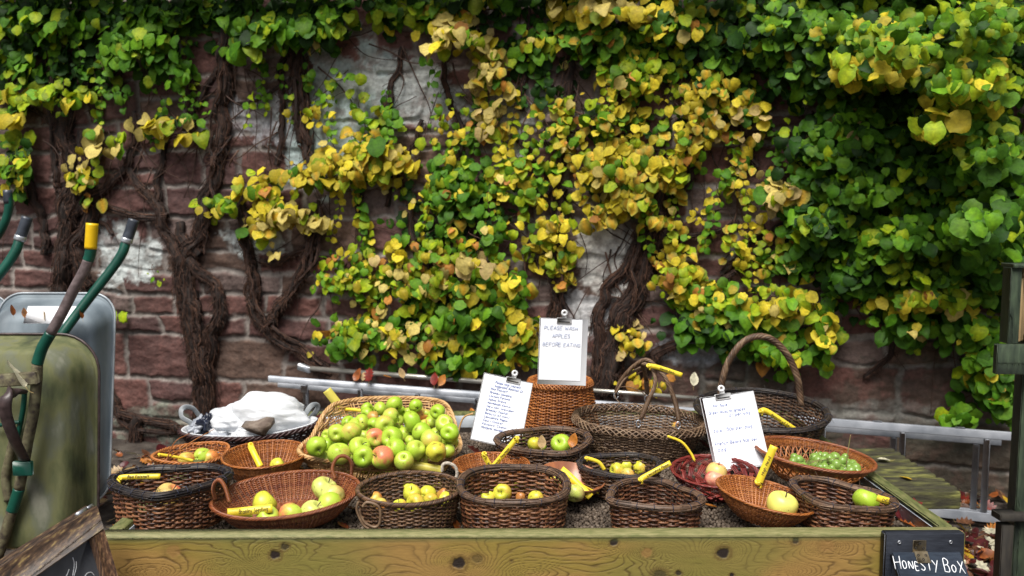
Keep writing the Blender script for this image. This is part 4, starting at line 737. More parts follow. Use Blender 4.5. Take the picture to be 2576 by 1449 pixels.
for nm, us in (('l', ((541, 1254), (536, 1232), (541, 1214), (553, 1208), (566, 1226), (577, 1262))), ('r', ((843, 1204), (836, 1178), (848, 1152), (868, 1148), (884, 1165), (884, 1204)))):
    yy = B.c[1] - .10 if nm == 'l' else B.c[1] + .10
    handle_arch(B, [PY(u, v, yy + (.02 * (i - 2.5) * (-1 if nm == 'l' else .6))) for i, (u, v) in enumerate(us)], 'cane_red', .0048, wrap=.0014)
B = BK['pale'] = Basket('wicker_tray', 'big pale straw-coloured wicker tray with a tall back, heaped with green apples', 776, 1160, 1054, 1164, .085, 'trap', floor=.84, zs=lambda q: 1 + 1.0 * float(sstep(.10, .75, math.sin(2 * math.pi * q))))
weave(B, 'willow_pale', .0034, 46, bands=((.05, .62), (.86, 1.0)), pair=2, stakes=False, arcs=(3, 7)); rim_twist(B, 'willow_pale', .0040, 4, 26, rad=.0055)
st = MB()
for i in range(46):
    for dlt in (-.006, 0, .006):
        t = np.linspace(.45, 1.0, 12); g_ = np.clip((t - .62) / .38, 0, 1); st.tube(B.at(i / 46 + dlt + .028 * g_, t, .001), .0026, 5, ref=(.2, .3, .1))
st.obj('stakes', M['willow_pale'], B.root)
p = on_rim(B, 1150, 0, False); handle_arch(B, [p, PY(1165, 1052, p[1]), PY(1190, 1040, p[1] - .02)], 'willow_pale', .0035, n=12, name='loose_rod')
B = BK['ring'] = Basket('wicker_basket', 'round dark brown wicker basket of yellow apples with a ring handle hanging in front', 903, 1157, 1192, 1274, .092, 'round', yf=.085, rot=-12, floor=.88, belly=.02)
weave(B, 'willow_dark', .0029, 40, bands=((.05, 1),), gap=1.06); rim_twist(B, 'willow_dark', .0030, 5, 26, rad=.0050)
yy = B.c[1] - B.b * .93
handle_arch(B, [PY(u, v, yy - .01) for u, v in ((912, 1275), (922, 1264), (942, 1268), (955, 1280), (956, 1312), (945, 1326), (922, 1318), (908, 1300), (904, 1282))], 'willow_grey', .0042, wrap=0)
handle_arch(B, [PY(u, v, yy - .018) for u, v in ((902, 1262), (897, 1280), (903, 1300), (915, 1322), (928, 1330))], 'willow_grey', .0034, name='handle')
p = on_rim(B, 1115, 0, False)
handle_arch(B, [PY(u, v, p[1] + .02) for u, v in ((1112, 1186), (1114, 1170), (1126, 1165), (1143, 1172), (1150, 1188), (1147, 1202), (1132, 1210))], 'rope', .0052, strands=3, turns=9, name='rope_handle')
B = BK['deep'] = Basket('wicker_basket', 'rounded dark wicker basket of small yellow apples in the middle of the front row', 1159, 1425, 1180, 1270, .098, 'sup2.5', yf=.085, up=.02, rot=0, floor=.93)
weave(B, 'willow_brown', .0036, 32, bands=((.05, 1),), stake_mat='willow_dark'); rim_bundle(B, 'brown_twig', .0115, 36, wraps=17, hair=40)
B = BK['hidden'] = Basket('cane_bowl', 'small orange cane bowl almost hidden behind the middle front basket', 1140, 1330, 1142, 1200, .075, 'round', floor=.62, belly=.1)
weave(B, 'cane_orange', .0016, 50, gap=1.0, stake_r=.003, arcs=(1, 3)); rim_twist(B, 'cane_orange', .0022, 4, 14)
B = BK['leafy'] = Basket('wicker_basket', 'dark wicker basket with pears and dead leaves in front of the left price clipboard', 1250, 1484, 1082, 1146, .098, 'heart.35', rot=22, floor=.92)
weave(B, 'willow_dark', .0036, 30, bands=((.05, 1),)); rim_bundle(B, 'brown_twig', .0118, 34, wraps=16, hair=40)
B = BK['pippin'] = Basket('wicker_basket', 'dark wicker basket of five round apples below the shopper with folding handles', 1459, 1662, 1148, 1206, .088, 'heart.3', rot=10, floor=.9)
weave(B, 'willow_dark', .0035, 28, bands=((.05, 1),)); rim_bundle(B, 'black_twig', .0105, 34, wraps=15, hair=36)
B = BK['empty'] = Basket('wicker_basket', 'empty brown wicker basket with dark blue thread round its rim in the front row', 1530, 1755, 1212, 1284, .082, 'heart.42', yf=.085, rot=-62, floor=.9)
weave(B, 'willow_brown', .0036, 28, bands=((.05, 1),), stake_mat='willow_dark'); rim_bundle(B, 'brown_twig', .0115, 36, wraps=17, hair=40)
B = BK['right'] = Basket('wicker_basket', 'brown wicker basket with a thick twig rim at the right end of the front row', 2007, 2234, 1212, 1286, .090, 'heart.42', yf=.085, rot=-40, floor=.93, tilt=(0, 5))
weave(B, 'willow_brown', .0036, 28, bands=((.05, 1),), stake_mat='willow_dark'); rim_bundle(B, 'brown_twig', .0118, 38, wraps=19, hair=36)
B = BK['head'] = Basket('cane_bowl', 'oval orange cane bowl holding one big yellow apple in the front row', 1808, 2041, 1206, 1292, .082, 'round', yf=.085, up=.02, h0=.072, rot=-28, floor=.58, tilt=(0, 9), belly=.10)
weave(B, 'cane_orange', .0016, 58, gap=1.0, stake_r=.0030, arcs=(1, 3)); rim_twist(B, 'cane_orange', .0022, 4, 16)
B = BK['grape'] = Basket('cane_bowl', 'wide orange cane bowl with an open lattice band, holding the green grapes', 1904, 2190, 1106, 1188, .092, 'round', rot=-10, floor=.56, tilt=(0, 6), up=.02, belly=.08)
weave(B, 'cane_orange', .0015, 64, gap=1.0, stake_r=.0014, bands=((.05, .66), (.84, 1)), arcs=(1, 3)); rim_twist(B, 'cane_red', .0030, 5, 18, rad=.0040)
st = MB()
for i in range(40):
    for sg in (-1, 1):
        t = np.linspace(.64, .86, 8); st.tube(B.at(i / 40 + sg * .5 / 40 * np.linspace(-1, 1, 8), t, .0008 * sg), .0030, 5, ref=(.2, .3, .1), flat=.35)
st.obj('lattice_band', M['cane_orange'], B.root)
# red strip basket
B = BK['red'] = Basket('strip_basket', 'dark red open-weave basket of wide flat strips holding two rosy apples', 1691, 1909, 1152, 1220, .082, 'round', rot=-6, floor=.5, belly=.12, tilt=(4, 0))
mb = MB(); N = 17
for i in range(N):
    for sg in (-1, 1):
        for dl in (-.0145, 0, .0145):
            x = np.linspace(0, 1, 26); t = .42 + .56 * np.sin(x * math.pi * .5); q = i / N + sg * (.19 * x) + dl * (.6 + .4 * x); off = .0028 * np.cos(math.pi * (x * .19 * 2 * N)) * sg
            mb.tube(B.at(q, t, off), .0046, 6, ref=(0, 0, 1), flat=.25)
mb.obj('strip_lattice', M['red_strip'], B.root)
mb = MB()
for t_ in np.linspace(.04, .44, 9): mb.tube(B.at(np.linspace(0, 1, 90, endpoint=False), t_, .002 * math.cos(t_ * 90)), .005, 6, ref=(0, 0, 1), closed=True, flat=.4)
mb.obj('base', M['red_strip'], B.root); mb = MB(); q = np.linspace(0, 1, 300, endpoint=False)
for k_ in range(3): mb.tube(B.at(q, .965 + .014 * np.cos(2 * math.pi * (11 * q + k_ / 3)), .0035 * np.sin(2 * math.pi * (11 * q + k_ / 3))), .0034, 5, closed=True)
mb.obj('rim', M['red_strip'], B.root)
# shopper with folding handles
B = BK['shop'] = Basket('shopping_basket', 'large brown wicker shopper with two bent folding handles in the back row', 1449, 1768, 1026, 1094, .118, 'sup2.3', rot=0, floor=.80, tilt=(0, 2))
weave(B, 'willow_grey', .0031, 48, bands=((.04, 1),)); rim_braid(B, 'willow_grey', 66, .0027, .026, .016)
B.root['label'] = B.root['label']
yf = on_rim(B, 1600, 0, True)[1]; yb = on_rim(B, 1700, 0, False)[1]; top = PY(1640, 925, (yf + yb) / 2)
def shop_handle(us, y0, ymid, y1, wr):
    n = len(us); ys_ = np.concatenate([np.linspace(y0, ymid, n // 2 + 1)[:-1], np.linspace(ymid, y1, n - n // 2)]); pts = [PY(u, v, y) for (u, v), y in zip(us, ys_)]
    handle_arch(B, pts, 'willow_grey', .0074, n=70, strands=5, turns=5); P = curve(pts, 70)
    for sl in wr: handle_arch(B, P[sl], 'willow_grey', .0085, n=30, name='handle_wrap', wrap=.0016)
shop_handle(((1612, 1055), (1630, 1010), (1648, 965), (1640, 925), (1616, 915), (1622, 935), (1626, 960), (1628, 990)), yf, yf + .07, yf + .20, (slice(1, 14), slice(58, 69)))
shop_handle(((1708, 1062), (1698, 1010), (1676, 955), (1652, 925), (1625, 905), (1590, 925), (1562, 958), (1550, 985)), yf, yf + .06, yf + .14, (slice(1, 14),))
for us in (((1570, 945), (1610, 925), (1640, 915)), ((1548, 990), (1575, 950), (1618, 922))):
    handle_arch(B, [PY(u, v, yf + .10) for u, v in us], 'willow_grey', .004, n=20, name='loose_rod')
mb = MB(); a = np.linspace(0, 6.28, 40); cc = PY(1592, 1004, yf + .13); ex = px(46, cc); mb.tube(np.stack([cc[0] + ex * np.cos(a), cc[1] + .05 * np.sin(a), cc[2] + ex * .50 * np.sin(a) - .25 * ex * np.cos(a)], 1), .0018, 5, ref=(0, 1, 0)); mb.obj('loose_rod', M['willow_grey'], B.root)
for u, v, y in ((1606, 1066, yf), (1706, 1070, yf), (1627, 1003, yf + .2), (1550, 995, yf + .14)):
    mb = MB(); a = np.linspace(0, 6.0, 24); cc = PY(u, v, y - .012); mb.tube(np.stack([cc[0] + .008 * np.cos(a), cc[1] + 0 * a, cc[2] + .013 * np.sin(a)], 1), .0026, 6, ref=(0, 1, 0)); mb.obj('metal_ring', M['steel'], B.root)
# arched-handle basket
B = BK['arch'] = Basket('handled_basket', 'dark round wicker basket with a tall twisted arch handle at the back right', 1757, 2072, 984, 1088, .13, 'round', floor=.80, up=.05, h0=.15)
weave(B, 'willow_dark', .0031, 44, bands=((.04, 1),), gap=1.12); rim_bundle(B, 'black_twig', .0120, 44, wraps=18, hair=80)
ym = B.c[1] + .03
handle_arch(B, [PY(u, v, ym) for u, v in ((1812, 1030), (1814, 985), (1820, 945), (1838, 900), (1868, 862), (1905, 846), (1945, 856), (1980, 892), (2002, 938), (2012, 985), (2014, 1020))], 'willow_grey', .0125, n=110, strands=6, turns=7)
# bag basket (dark purple, grey lined)
B = BK['bagb'] = Basket('laundry_basket', 'wide dark purple-brown basket with grey strap handles holding the white plastic bag', 458, 800, 1058, 1104, .085, 'sup2.3', floor=.80, zs=lambda q: 1 + .35 * max(0, math.cos(2 * math.pi * q)) ** 2)
weave(B, 'purple_willow', .0042, 44, bands=((.10, 1),), gap=1.12, pair=2); rim_twist(B, 'purple_willow', .0045, 3, 20, rad=.006, dz=-.006)
mb = MB(); q = np.linspace(0, 1, 140, endpoint=False); rows_ = [B.at(q, t, o, z) for t, o, z in ((1.0, -.004, .004), (1.0, -.008, .006), (1.0, -.012, .002), (.82, -.012, 0), (.60, -.012, 0), (.40, -.010, .01), (.02, 0, .01))]
V = np.concatenate(rows_); n = 140; F = [(r * n + j, r * n + (j + 1) % n, (r + 1) * n + (j + 1) % n, (r + 1) * n + j) for r in range(len(rows_) - 1) for j in range(n)]; mb.add(V, F); mb.obj('lining', M['bag'], B.root)
for us, y in ((((497, 1075), (478, 1062), (458, 1050), (456, 1032), (468, 1024), (486, 1028), (502, 1048), (512, 1062)), B.c[1] + .02), (((760, 1060), (768, 1042), (782, 1022), (796, 1018), (800, 1026), (790, 1042), (772, 1060)), B.c[1] + .05)):
    mb = MB(); P = curve([PY(u, v, y + .01 * i) for i, (u, v) in enumerate(us)], 40); mb.tube(P, .011, 8, ref=(0.15, .9, .1), flat=.16); o = mb.obj('strap_handle', M['grey_strap'], B.root)
# upturned tall basket
B = BK['tall'] = Basket('tall_basket', 'tall upturned orange wicker basket standing behind the clipboards as a plinth', 1306, 1512, 1030, 1085, .012, 'round', floor=.02)
c0 = PZ(1408, 1076, ZP); r0 = px(98, c0); 
B.at = lambda q, t, off=0.0, dz=0.0: np.stack([c0[0] + (r0 * (1.0 - .22 * np.minimum(np.asarray(t, float) + 0 * np.asarray(q), 1)) + off) * np.cos(2 * math.pi * np.asarray(q)), c0[1] + (r0 * (1.0 - .22 * np.minimum(np.asarray(t, float) + 0 * np.asarray(q), 1)) + off) * np.sin(2 * math.pi * np.asarray(q)), ZP + .21 * (np.asarray(t, float) + 0 * np.asarray(q)) + dz], -1)
B.Lt = .215; B.L1 = 0.0001; B.c = c0; B.root.location = c0
weave(B, 'willow_orange', .0032, 38, bands=((0, .93),), gap=.95); 
mb = MB(); rg = np.random.default_rng(4)
for i in range(52):
    for sg in (1, -1): x = np.linspace(0, 1, 12); mb.tube(B.at(i / 52 + x * 4 / 52, .93 + .05 * np.sin(x * 3.14), .011 * np.cos(x * 3.14) * sg, .012 * np.sin(x * 3.14)), .0029, 5)
mb.obj('rim', M['willow_orange'], B.root)
mb = MB()
for k_ in range(14): mb.tube(B.at(np.linspace(0, 1, 60, endpoint=False), .93, -r0 * .78 * (k_ + .5) / 14.5, .004), .0055, 5, closed=True)
mb.obj('base', M['willow_orange'], B.root)
BK['bowlw'] = None
# turned wooden bowl, tipped to the right
def wooden_bowl():
    c = PZ(1434, 1217, ZP + .058); c[2] = ZP + .002; Rr = px(84, c); prof = [(0, .008), (.30, .008), (.45, .012), (.68, .03), (.88, .052), (.985, .068), (1.0, .070), (1.0, .066), (.95, .058), (.84, .038), (.66, .016), (.45, .0), (.3, -.004), (0, -.004)]
    n = 64; a = np.arange(n) / n * 2 * math.pi; V = np.concatenate([np.stack([Rr * r * np.cos(a), Rr * r * np.sin(a) * .95, 0 * a + z], 1) for r, z in prof]); E = np.array(Euler((R(9), R(7), 0)).to_matrix())
    V = V @ E.T + c + [0, .02, .012]; F = [(r * n + j, r * n + (j + 1) % n, (r + 1) * n + (j + 1) % n, (r + 1) * n + j) for r in range(len(prof) - 1) for j in range(n)]
    mb = MB(); ang = (np.arange(len(V)) % n) / n; seg = (ang * 9).astype(int); tone = _rv[seg * 7 + 3]; cc = np.array([.13, .05, .025])[None] * (.6 + 1.5 * tone[:, None]) + np.array([.16, .06, .02])[None] * (_rv[seg * 5 + 1] > .6)[:, None]
    mb.add(V, F, None, cc); o = mb.obj('wooden_bowl', M['bowl_attr']); o.location = (0, 0, 0); return tag(o, 'tipped round wooden bowl of mixed reddish brown staves with pale green fruit', 'bowl')
mk('bowl_attr', [], 30, .3, src='attr', noise_mul=.35, stretch=(1, 1, .3))
wooden_bowl()
# ================================================================== apples
def apple_mesh(seed, squash=.88):
    rg = np.random.default_rng(seed); nr, nc = 26, 34; ph = np.linspace(0, math.pi, nr); th = np.arange(nc) / nc * 2 * math.pi; PH, TH = np.meshgrid(ph, th, indexing='ij')
    r = 1 - .40 * np.exp(-(PH / .30) ** 2) - .22 * np.exp(-((math.pi - PH) / .26) ** 2) + .05 * np.exp(-((PH - .75) / .4) ** 2)
    r = r * (1 + .035 * np.cos(5 * TH + rg.random() * 6) * np.exp(-((math.pi - PH) / .9) ** 2) + .06 * (fbm(np.cos(TH) * 1.3 + seed * 3.1 + 5, PH * 1.1 + np.sin(TH) * 1.3, seed, 2) - .5) * 2 * np.sin(PH))
    k1, k2 = rg.uniform(-.12, .12, 2); V = np.stack([r * np.sin(PH) * np.cos(TH) * (1 + k1 * np.cos(PH)), r * np.sin(PH) * np.sin(TH) * (1 + k2 * np.cos(PH)), r * np.cos(PH) * squash], -1)
    V[0] = V[0].mean(0); V[-1] = V[-1].mean(0); i, j = np.meshgrid(np.arange(nr - 1), np.arange(nc), indexing='ij'); j2 = (j + 1) % nc
    F = np.stack([i * nc + j, (i + 1) * nc + j, (i + 1) * nc + j2, i * nc + j2], -1).reshape(-1, 4); V = V.reshape(-1, 3) * .04
    return V, F
def stem_mesh(kind):
    mb = MB(); rg = np.random.default_rng(3)
    if kind: mb.tube(curve([(0, 0, .018), (.001, 0, .028), (.005, .002, .040)], 8), np.linspace(.0013, .0019, 8), 6, ref=(1, 0, 0))
    for q in range(6):    # withered calyx
        a = q / 6 * 6.28; mb.tube(curve([(0, 0, -.0265), (.0035 * math.cos(a), .0035 * math.sin(a), -.0300), (.0062 * math.cos(a + .3), .0062 * math.sin(a + .3), -.0285)], 5), np.linspace(.0016, .0006, 5), 4, ref=(0, 0, 1))
    return mb
AV = [apple_mesh(k, s) for k, s in ((1, .86), (2, .92), (3, .80), (4, .95), (5, .84), (6, .9))]
AME = {}; SME = {}
def apple_data(mk_, k):
    if (mk_, k) not in AME: me = raw_mesh('apple_skin', AV[k][0], AV[k][1]); me.materials.append(AM[mk_]); AME[(mk_, k)] = me
    return AME[(mk_, k)]
for kk in (0, 1):
    s_ = stem_mesh(kk); me = raw_mesh('stem', np.vstack(s_.V), np.vstack(s_.F4), np.vstack(s_.F3)); me.materials.append(M['stem_brown']); SME[kk] = me
rga = np.random.default_rng(21)
def apple(p, rad, mk_, label, group=None, rot=None, k=None, stem=1, cat='apple', name='apple'):
    k = int(rga.integers(0, 6)) if k is None else k; o = bpy.data.objects.new(name, apple_data(mk_, k)); C.objects.link(o); o.location = Vector([float(x) for x in p]); s_ = rad / .0385; o.scale = (s_,) * 3
    o.rotation_euler = rot if rot is not None else Euler(tuple(float(x) for x in rga.uniform(-1.6, 1.6, 3)))
    c_ = bpy.data.objects.new('stem', SME[stem]); C.objects.link(c_); c_.parent = o
    return tag(o, label, cat, group)
# heap in the pale tray; (x, y, d) in a 4.831x crop whose corner is (880,1070) of the photograph
heap = [(50,895,245),(205,745,150),(325,715,220),(205,880,180),(150,1030,170),(190,1075,120),(370,900,230),(350,1000,280),(515,710,265),(480,580,170),(600,620,210),(670,575,210),(735,390,165),(915,390,175),(1110,330,205),(740,450,150),(820,505,160),(1060,490,210),(1190,430,150),(1300,440,130),(1400,345,165),(1350,555,260),(1460,480,190),(1540,460,120),(1640,510,160),(1700,425,185),(1600,575,150),(1530,600,140),(1790,590,230),(970,605,240),(830,590,160),(700,770,180),(845,780,235),(1070,780,265),(1130,630,110),(1230,740,190),(1475,700,240),(1600,810,260),(1680,740,180),(1865,710,230),(1860,840,220),(1825,960,200),(1670,960,250),(1320,830,150),(1395,940,240),(1120,930,250),(930,940,190),(635,910,270),(690,1030,260),(520,1080,110),(950,1050,285),(1240,1090,240),(1480,1090,190),(800,980,120),(1250,950,120),(1510,980,120),(1160,540,140),(1330,690,110)]
front = {0, 7, 8, 14, 17, 20, 21, 29, 32, 33, 36, 37, 42, 44, 45, 47, 48, 50, 51, 28, 39, 25, 2}
SPEC = {32: ('blush', 'green apple with a broad pink cheek in the middle of the heap'), 50: ('blush', 'green apple with an orange-pink top low in the heap'), 22: ('orange', 'red-flushed apple near the back right of the heap'), 16: ('russet', 'brownish russet apple low at the back left of the heap'), 27: ('blush', 'pink-cheeked apple half buried at the right of the heap'),
        0: ('greenb', 'green apple perched alone at the far left edge of the heap'), 14: ('greenb', 'topmost green apple against the back of the pale tray'), 20: ('greenb', 'green apple standing up at the back right of the topmost one'), 42: ('yellow', 'knobbly yellow-green apple with a tan bump at the right front of the heap'),
        7: ('green', 'large green apple with its stem hollow facing out above the brown loop handle'), 21: ('greenb', 'flattened wide green apple near the top centre of the heap'), 25: ('greenb', 'green apple furthest right along the back of the heap'), 51: ('green', 'green apple half covered by the blank yellow tag in front of the heap')}
for i, (x, y, d) in enumerate(heap):
    u = (880 + x / 4.831) * .8944; v = (1070 + y / 4.831) * .8944; dd = d / 4.831 * .8944
    z = .795 + (1165 - v) / 135 * .118 + (.014 if i in front else -.012); p = PZ(u, v, z); rad = px(dd / 2, p) * 1.09; mk_, lb = SPEC.get(i, ('green' if i % 3 else 'greenb', 'plain green apple piled in the heap in the pale wicker tray'))
    rot = Euler((float(rga.uniform(.6, 2.2)), float(rga.uniform(-.6, .6)), float(rga.uniform(-1.2, 1.2)))) if i % 3 == 0 else None
    if i in (32,): rot = Euler((1.4, -1.1, .4))
    if i in (50,): rot = Euler((.6, -1.2, 0))
    apple(p, rad, mk_, lb, 'green apples heaped in the pale wicker tray', rot, stem=int(rga.random() < .5))
# filler under the heap (real apples, seen through the gaps)
Bp = BK['pale']
for i in range(26):
    a = rga.uniform(0, 6.28); r = rga.uniform(0, .78); apple((Bp.c[0] + Bp.a * r * math.cos(a) * .9, Bp.c[1] + Bp.b * r * math.sin(a) * .9, ZP + .045 + .06 * max(0, math.sin(a)) * r), .032, 'greenb', 'plain green apple piled in the heap in the pale wicker tray', 'green apples heaped in the pale wicker tray')
def put(bk, u, v, d, mk_, label, group=None, lift=0.0, rot=None, stem=1, k=None, name='apple', cat='apple'):
    p = PZ(u, v, ZP + .05 + lift); rad = px(d / 2, p); p = PZ(u, v, ZP + .018 + rad * .93 + lift); return apple(p, rad, mk_, label, group, rot, k, stem, name=name, cat=cat)
UPR = lambda a=.25, b=.2, c_=0: Euler((a, b, c_))
put('heart', 427, 1248, 66, 'redy', 'single orange-flushed apple in the black-rimmed heart basket', rot=UPR(.5, .2, 1), lift=.012)
g_ = 'apples in the small light brown basket'
put('smallback', 470, 1158, 42, 'orange', 'orange-red apple at the left of the small light brown basket', g_); put('smallback', 508, 1148, 42, 'green', 'yellow-green apple at the back of the small light brown basket', g_, lift=.01); put('smallback', 530, 1154, 42, 'orange', 'peach coloured apple at the right of the small light brown basket', g_)
put('bowl', 698, 1171, 38, 'yellow', 'single small yellow apple in the round orange cane bowl', lift=.0)
g_ = 'cooking apples in the large oval tray'
put('tray', 816, 1229, 64, 'pale', 'scarred pale cooking apple highest at the right of the oval tray', g_, lift=.035, rot=UPR(.5, -.3, 2)); put('tray', 838, 1250, 60, 'pale', 'pale cooking apple wedged against the right rim of the oval tray', g_, lift=.018); put('tray', 831, 1268, 62, 'green', 'bright green cooking apple showing its calyx at the right of the oval tray', g_, lift=.01, rot=Euler((2.3, .2, 0)), stem=0)
put('tray', 788, 1289, 62, 'pale', 'creamy cooking apple at the front centre right of the oval tray', g_, rot=UPR(.5, .3, 1)); put('tray', 731, 1296, 60, 'blush', 'faintly blushed cooking apple at the front centre of the oval tray', g_, rot=Euler((1.2, 0, 2.6))); put('tray', 665, 1268, 60, 'yellow', 'green cooking apple with a large brown bruise behind the name tag', g_, lift=.01, k=1, rot=UPR(.9, .2, 2))
put('tray', 674, 1303, 56, 'green', 'small green cooking apple in front of the name tag', g_, rot=UPR(.6, .1, .4)); put('tray', 617, 1310, 40, 'green', 'cooking apple peeping from under the name tag in the oval tray', g_)
g_ = 'yellow apples in the round ring-handled basket'
for u, v, d, mk_, lb, lf, rt in ((1030, 1228, 43, 'yellow', 'pale yellow apple with an upright stalk at the back of the ring-handled basket', .012, UPR(.1, 0)), (1037, 1242, 44, 'yellow', 'yellow-green apple leaning on the stalked one in the ring-handled basket', .012, None), (1075, 1242, 41, 'yellow', 'yellow apple left of the brown one in the ring-handled basket', .01, None),
    (1098, 1230, 38, 'yellow', 'dull olive-yellow apple at the back right of the ring-handled basket', .012, None), (1117, 1243, 38, 'russet', 'brown russet apple at the right of the ring-handled basket', .01, None), (1084, 1258, 36, 'yellow', 'small yellow apple below the olive one in the ring-handled basket', .0, None), (1121, 1256, 40, 'yellow', 'greenish apple against the front right rim of the ring-handled basket', 0, None),
    (1046, 1266, 48, 'yellow', 'largest yellow-green apple at the front centre of the ring-handled basket', 0, None), (1005, 1273, 37, 'yellow', 'stalked yellow apple at the front of the ring-handled basket', 0, UPR(.2, -.2)), (942, 1258, 40, 'orange', 'golden yellow apple at the far left of the ring-handled basket', .004, None), (958, 1270, 34, 'orange', 'golden apple tucked behind the left front rim of the ring-handled basket', 0, None)):
    put('ring', u, v, d, mk_, lb, g_, lf, rt)
g_ = 'small yellow apples in the middle front basket'
for u, v, d, mk_, lb, lf, rt in ((1226, 1252, 38, 'yellow', 'flat yellow apple at the far left of the middle front basket', 0, Euler((.5, .1, 0))), (1263, 1239, 47, 'yellow', 'large yellow apple with a split brown hollow in the middle front basket', .008, Euler((1.2, -.5, 0))), (1304, 1232, 37, 'yellow', 'speckled yellow apple at the back of the middle front basket', .012, None), (1309, 1251, 31, 'russet', 'small russeted apple at the centre of the middle front basket', 0, None),
    (1326, 1246, 26, 'russet', 'little brown-capped apple beside the russeted one in the middle front basket', 0, None), (1348, 1255, 41, 'yellow', 'rounded yellow apple at the right of the middle front basket', 0, None)):
    put('deep', u, v, d, mk_, lb, g_, lf, rt)
g_ = 'fruit in the leafy dark basket'
for u, v, d, mk_, lb in ((1320, 1115, 28, 'green', 'small green apple at the left of the leafy dark basket'), (1345, 1117, 36, 'yellow', 'bruised yellow apple beside the small green one in the leafy dark basket'), (1362, 1122, 26, 'green', 'half hidden apple beside the brown leaf in the leafy dark basket'), (1412, 1117, 50, 'greenb', 'big dimpled green apple at the right of the leafy dark basket')):
    put('leafy', u, v, d, mk_, lb, g_, .012)
put('bowlw', 1414, 1216, 46, 'pale', 'pale green apple at the back of the tipped wooden bowl', 'apples in the wooden bowl', .028); put('bowlw', 1446, 1240, 48, 'pale', 'greyish green apple at the front of the tipped wooden bowl', 'apples in the wooden bowl', .022, Euler((2.4, .2, 0)), 0)
g_ = 'apples in the basket below the shopper'
for u, v, d, mk_, lb, lf in ((1533, 1174, 35, 'orange', 'red-tinged apple at the far left of the basket below the shopper', .008), (1553, 1184, 39, 'yellow', 'yellow-green apple second from the left below the shopper', 0), (1575, 1171, 37, 'yellow', 'stalked apple at the back centre of the basket below the shopper', .010), (1611, 1177, 39, 'yellow', 'olive-green apple at the right of the basket below the shopper', .006), (1579, 1195, 36, 'orange', 'pinkish apple at the front of the basket below the shopper', 0)):
    put('pippin', u, v, d, mk_, lb, g_, lf, UPR(.2, 0) if 'stalked' in lb else None)
put('shop', 1703, 1068, 30, 'orange', 'single small yellow apple at the right inside the large shopper', lift=.02)
put('red', 1803, 1188, 52, 'redy', 'yellow and red streaked apple at the back of the red strip basket', 'apples in the red strip basket', .012, UPR(.2, .1, 1)); put('red', 1797, 1206, 46, 'pink', 'rosy pink apple at the front of the red strip basket', 'apples in the red strip basket', .0, UPR(.4, .1, 2))
put('head', 1966, 1273, 72, 'big', 'big pale yellow apple alone in the oval orange cane bowl', lift=.004, rot=UPR(.35, .0, 1), k=3)
put('right', 2179, 1258, 64, 'greenb', 'single bright green apple with brown holes in the basket at the right end', lift=.006, rot=UPR(.35, 0, 2), k=2)
# grapes
def grapes():
    c = PZ(2075, 1172, ZP + .03); t = thing('grape_bunch', 'bunch of green grapes with bare stalks lying in the lattice-band cane bowl', 'grapes', c); rg = np.random.default_rng(6)
    m = apple_mat('grape_skin', (.15, .27, .04), (.24, .36, .08), (.3, .3, .1), 0, rough=.25, spots=0); m.node_tree.nodes["Principled BSDF"].inputs['Subsurface Weight'].default_value = .4
    ph = np.linspace(0, math.pi, 12); th = np.arange(16) / 16 * 2 * math.pi; PH, TH = np.meshgrid(ph, th, indexing='ij'); V = np.stack([np.sin(PH) * np.cos(TH), np.sin(PH) * np.sin(TH), 1.15 * np.cos(PH)], -1).reshape(-1, 3)
    i, j = np.meshgrid(np.arange(11), np.arange(16), indexing='ij'); j2 = (j + 1) % 16; F = np.stack([i * 16 + j, (i + 1) * 16 + j, (i + 1) * 16 + j2, i * 16 + j2], -1).reshape(-1, 4); me = raw_mesh('grape', V, F); me.materials.append(m)
    L = [(1999, 1152), (2008, 1158), (2012, 1163), (1996, 1160), (2054, 1142), (2064, 1146), (2075, 1148), (2050, 1152), (2058, 1158), (2070, 1160), (2040, 1170), (2052, 1172), (2062, 1176), (2074, 1174), (2086, 1154), (2094, 1162), (2100, 1150), (2104, 1170), (2112, 1176), (2092, 1178), (2120, 1158), (2128, 1152), (2130, 1166), (2136, 1176), (2146, 1168), (2152, 1176), (2124, 1182), (2082, 1186), (2034, 1182), (2046, 1186), (2066, 1190), (2100, 1190), (2140, 1186), (2022, 1176), (2012, 1176), (2116, 1192), (2156, 1186)]
    pts = []
    for u, v in L:
        p = PZ(u, v, ZP + .048 + rg.uniform(-.006, .012) + (.010 if v < 1165 else 0)); pts.append(p); o = bpy.data.objects.new('grape', me); C.objects.link(o); o.parent = t; o.location = Vector(p - c); o.scale = (px(12, p) * rg.uniform(.85, 1.12),) * 3; o.rotation_euler = tuple(rg.uniform(-1.5, 1.5, 3))
    mb = MB(); 
    for i in range(len(pts) - 1):
        if i % 2 == 0: mid = (pts[i] + pts[(i * 7 + 5) % len(pts)]) / 2 + [0, 0, .014]; mb.tube(curve([pts[i] + [0, 0, .005], mid, pts[(i * 7 + 5) % len(pts)]], 10), .0011, 4)
    p = PZ(2128, 1180, ZP + .05); mb.tube(curve([p, PY(2132, 1145, p[1]), PY(2137, 1110, p[1] + .01), PY(2140, 1094, p[1] + .01)], 12), .0017, 5, ref=(0, 1, 0)); mb.obj('stalk', M['grape_stem'], t)
grapes()

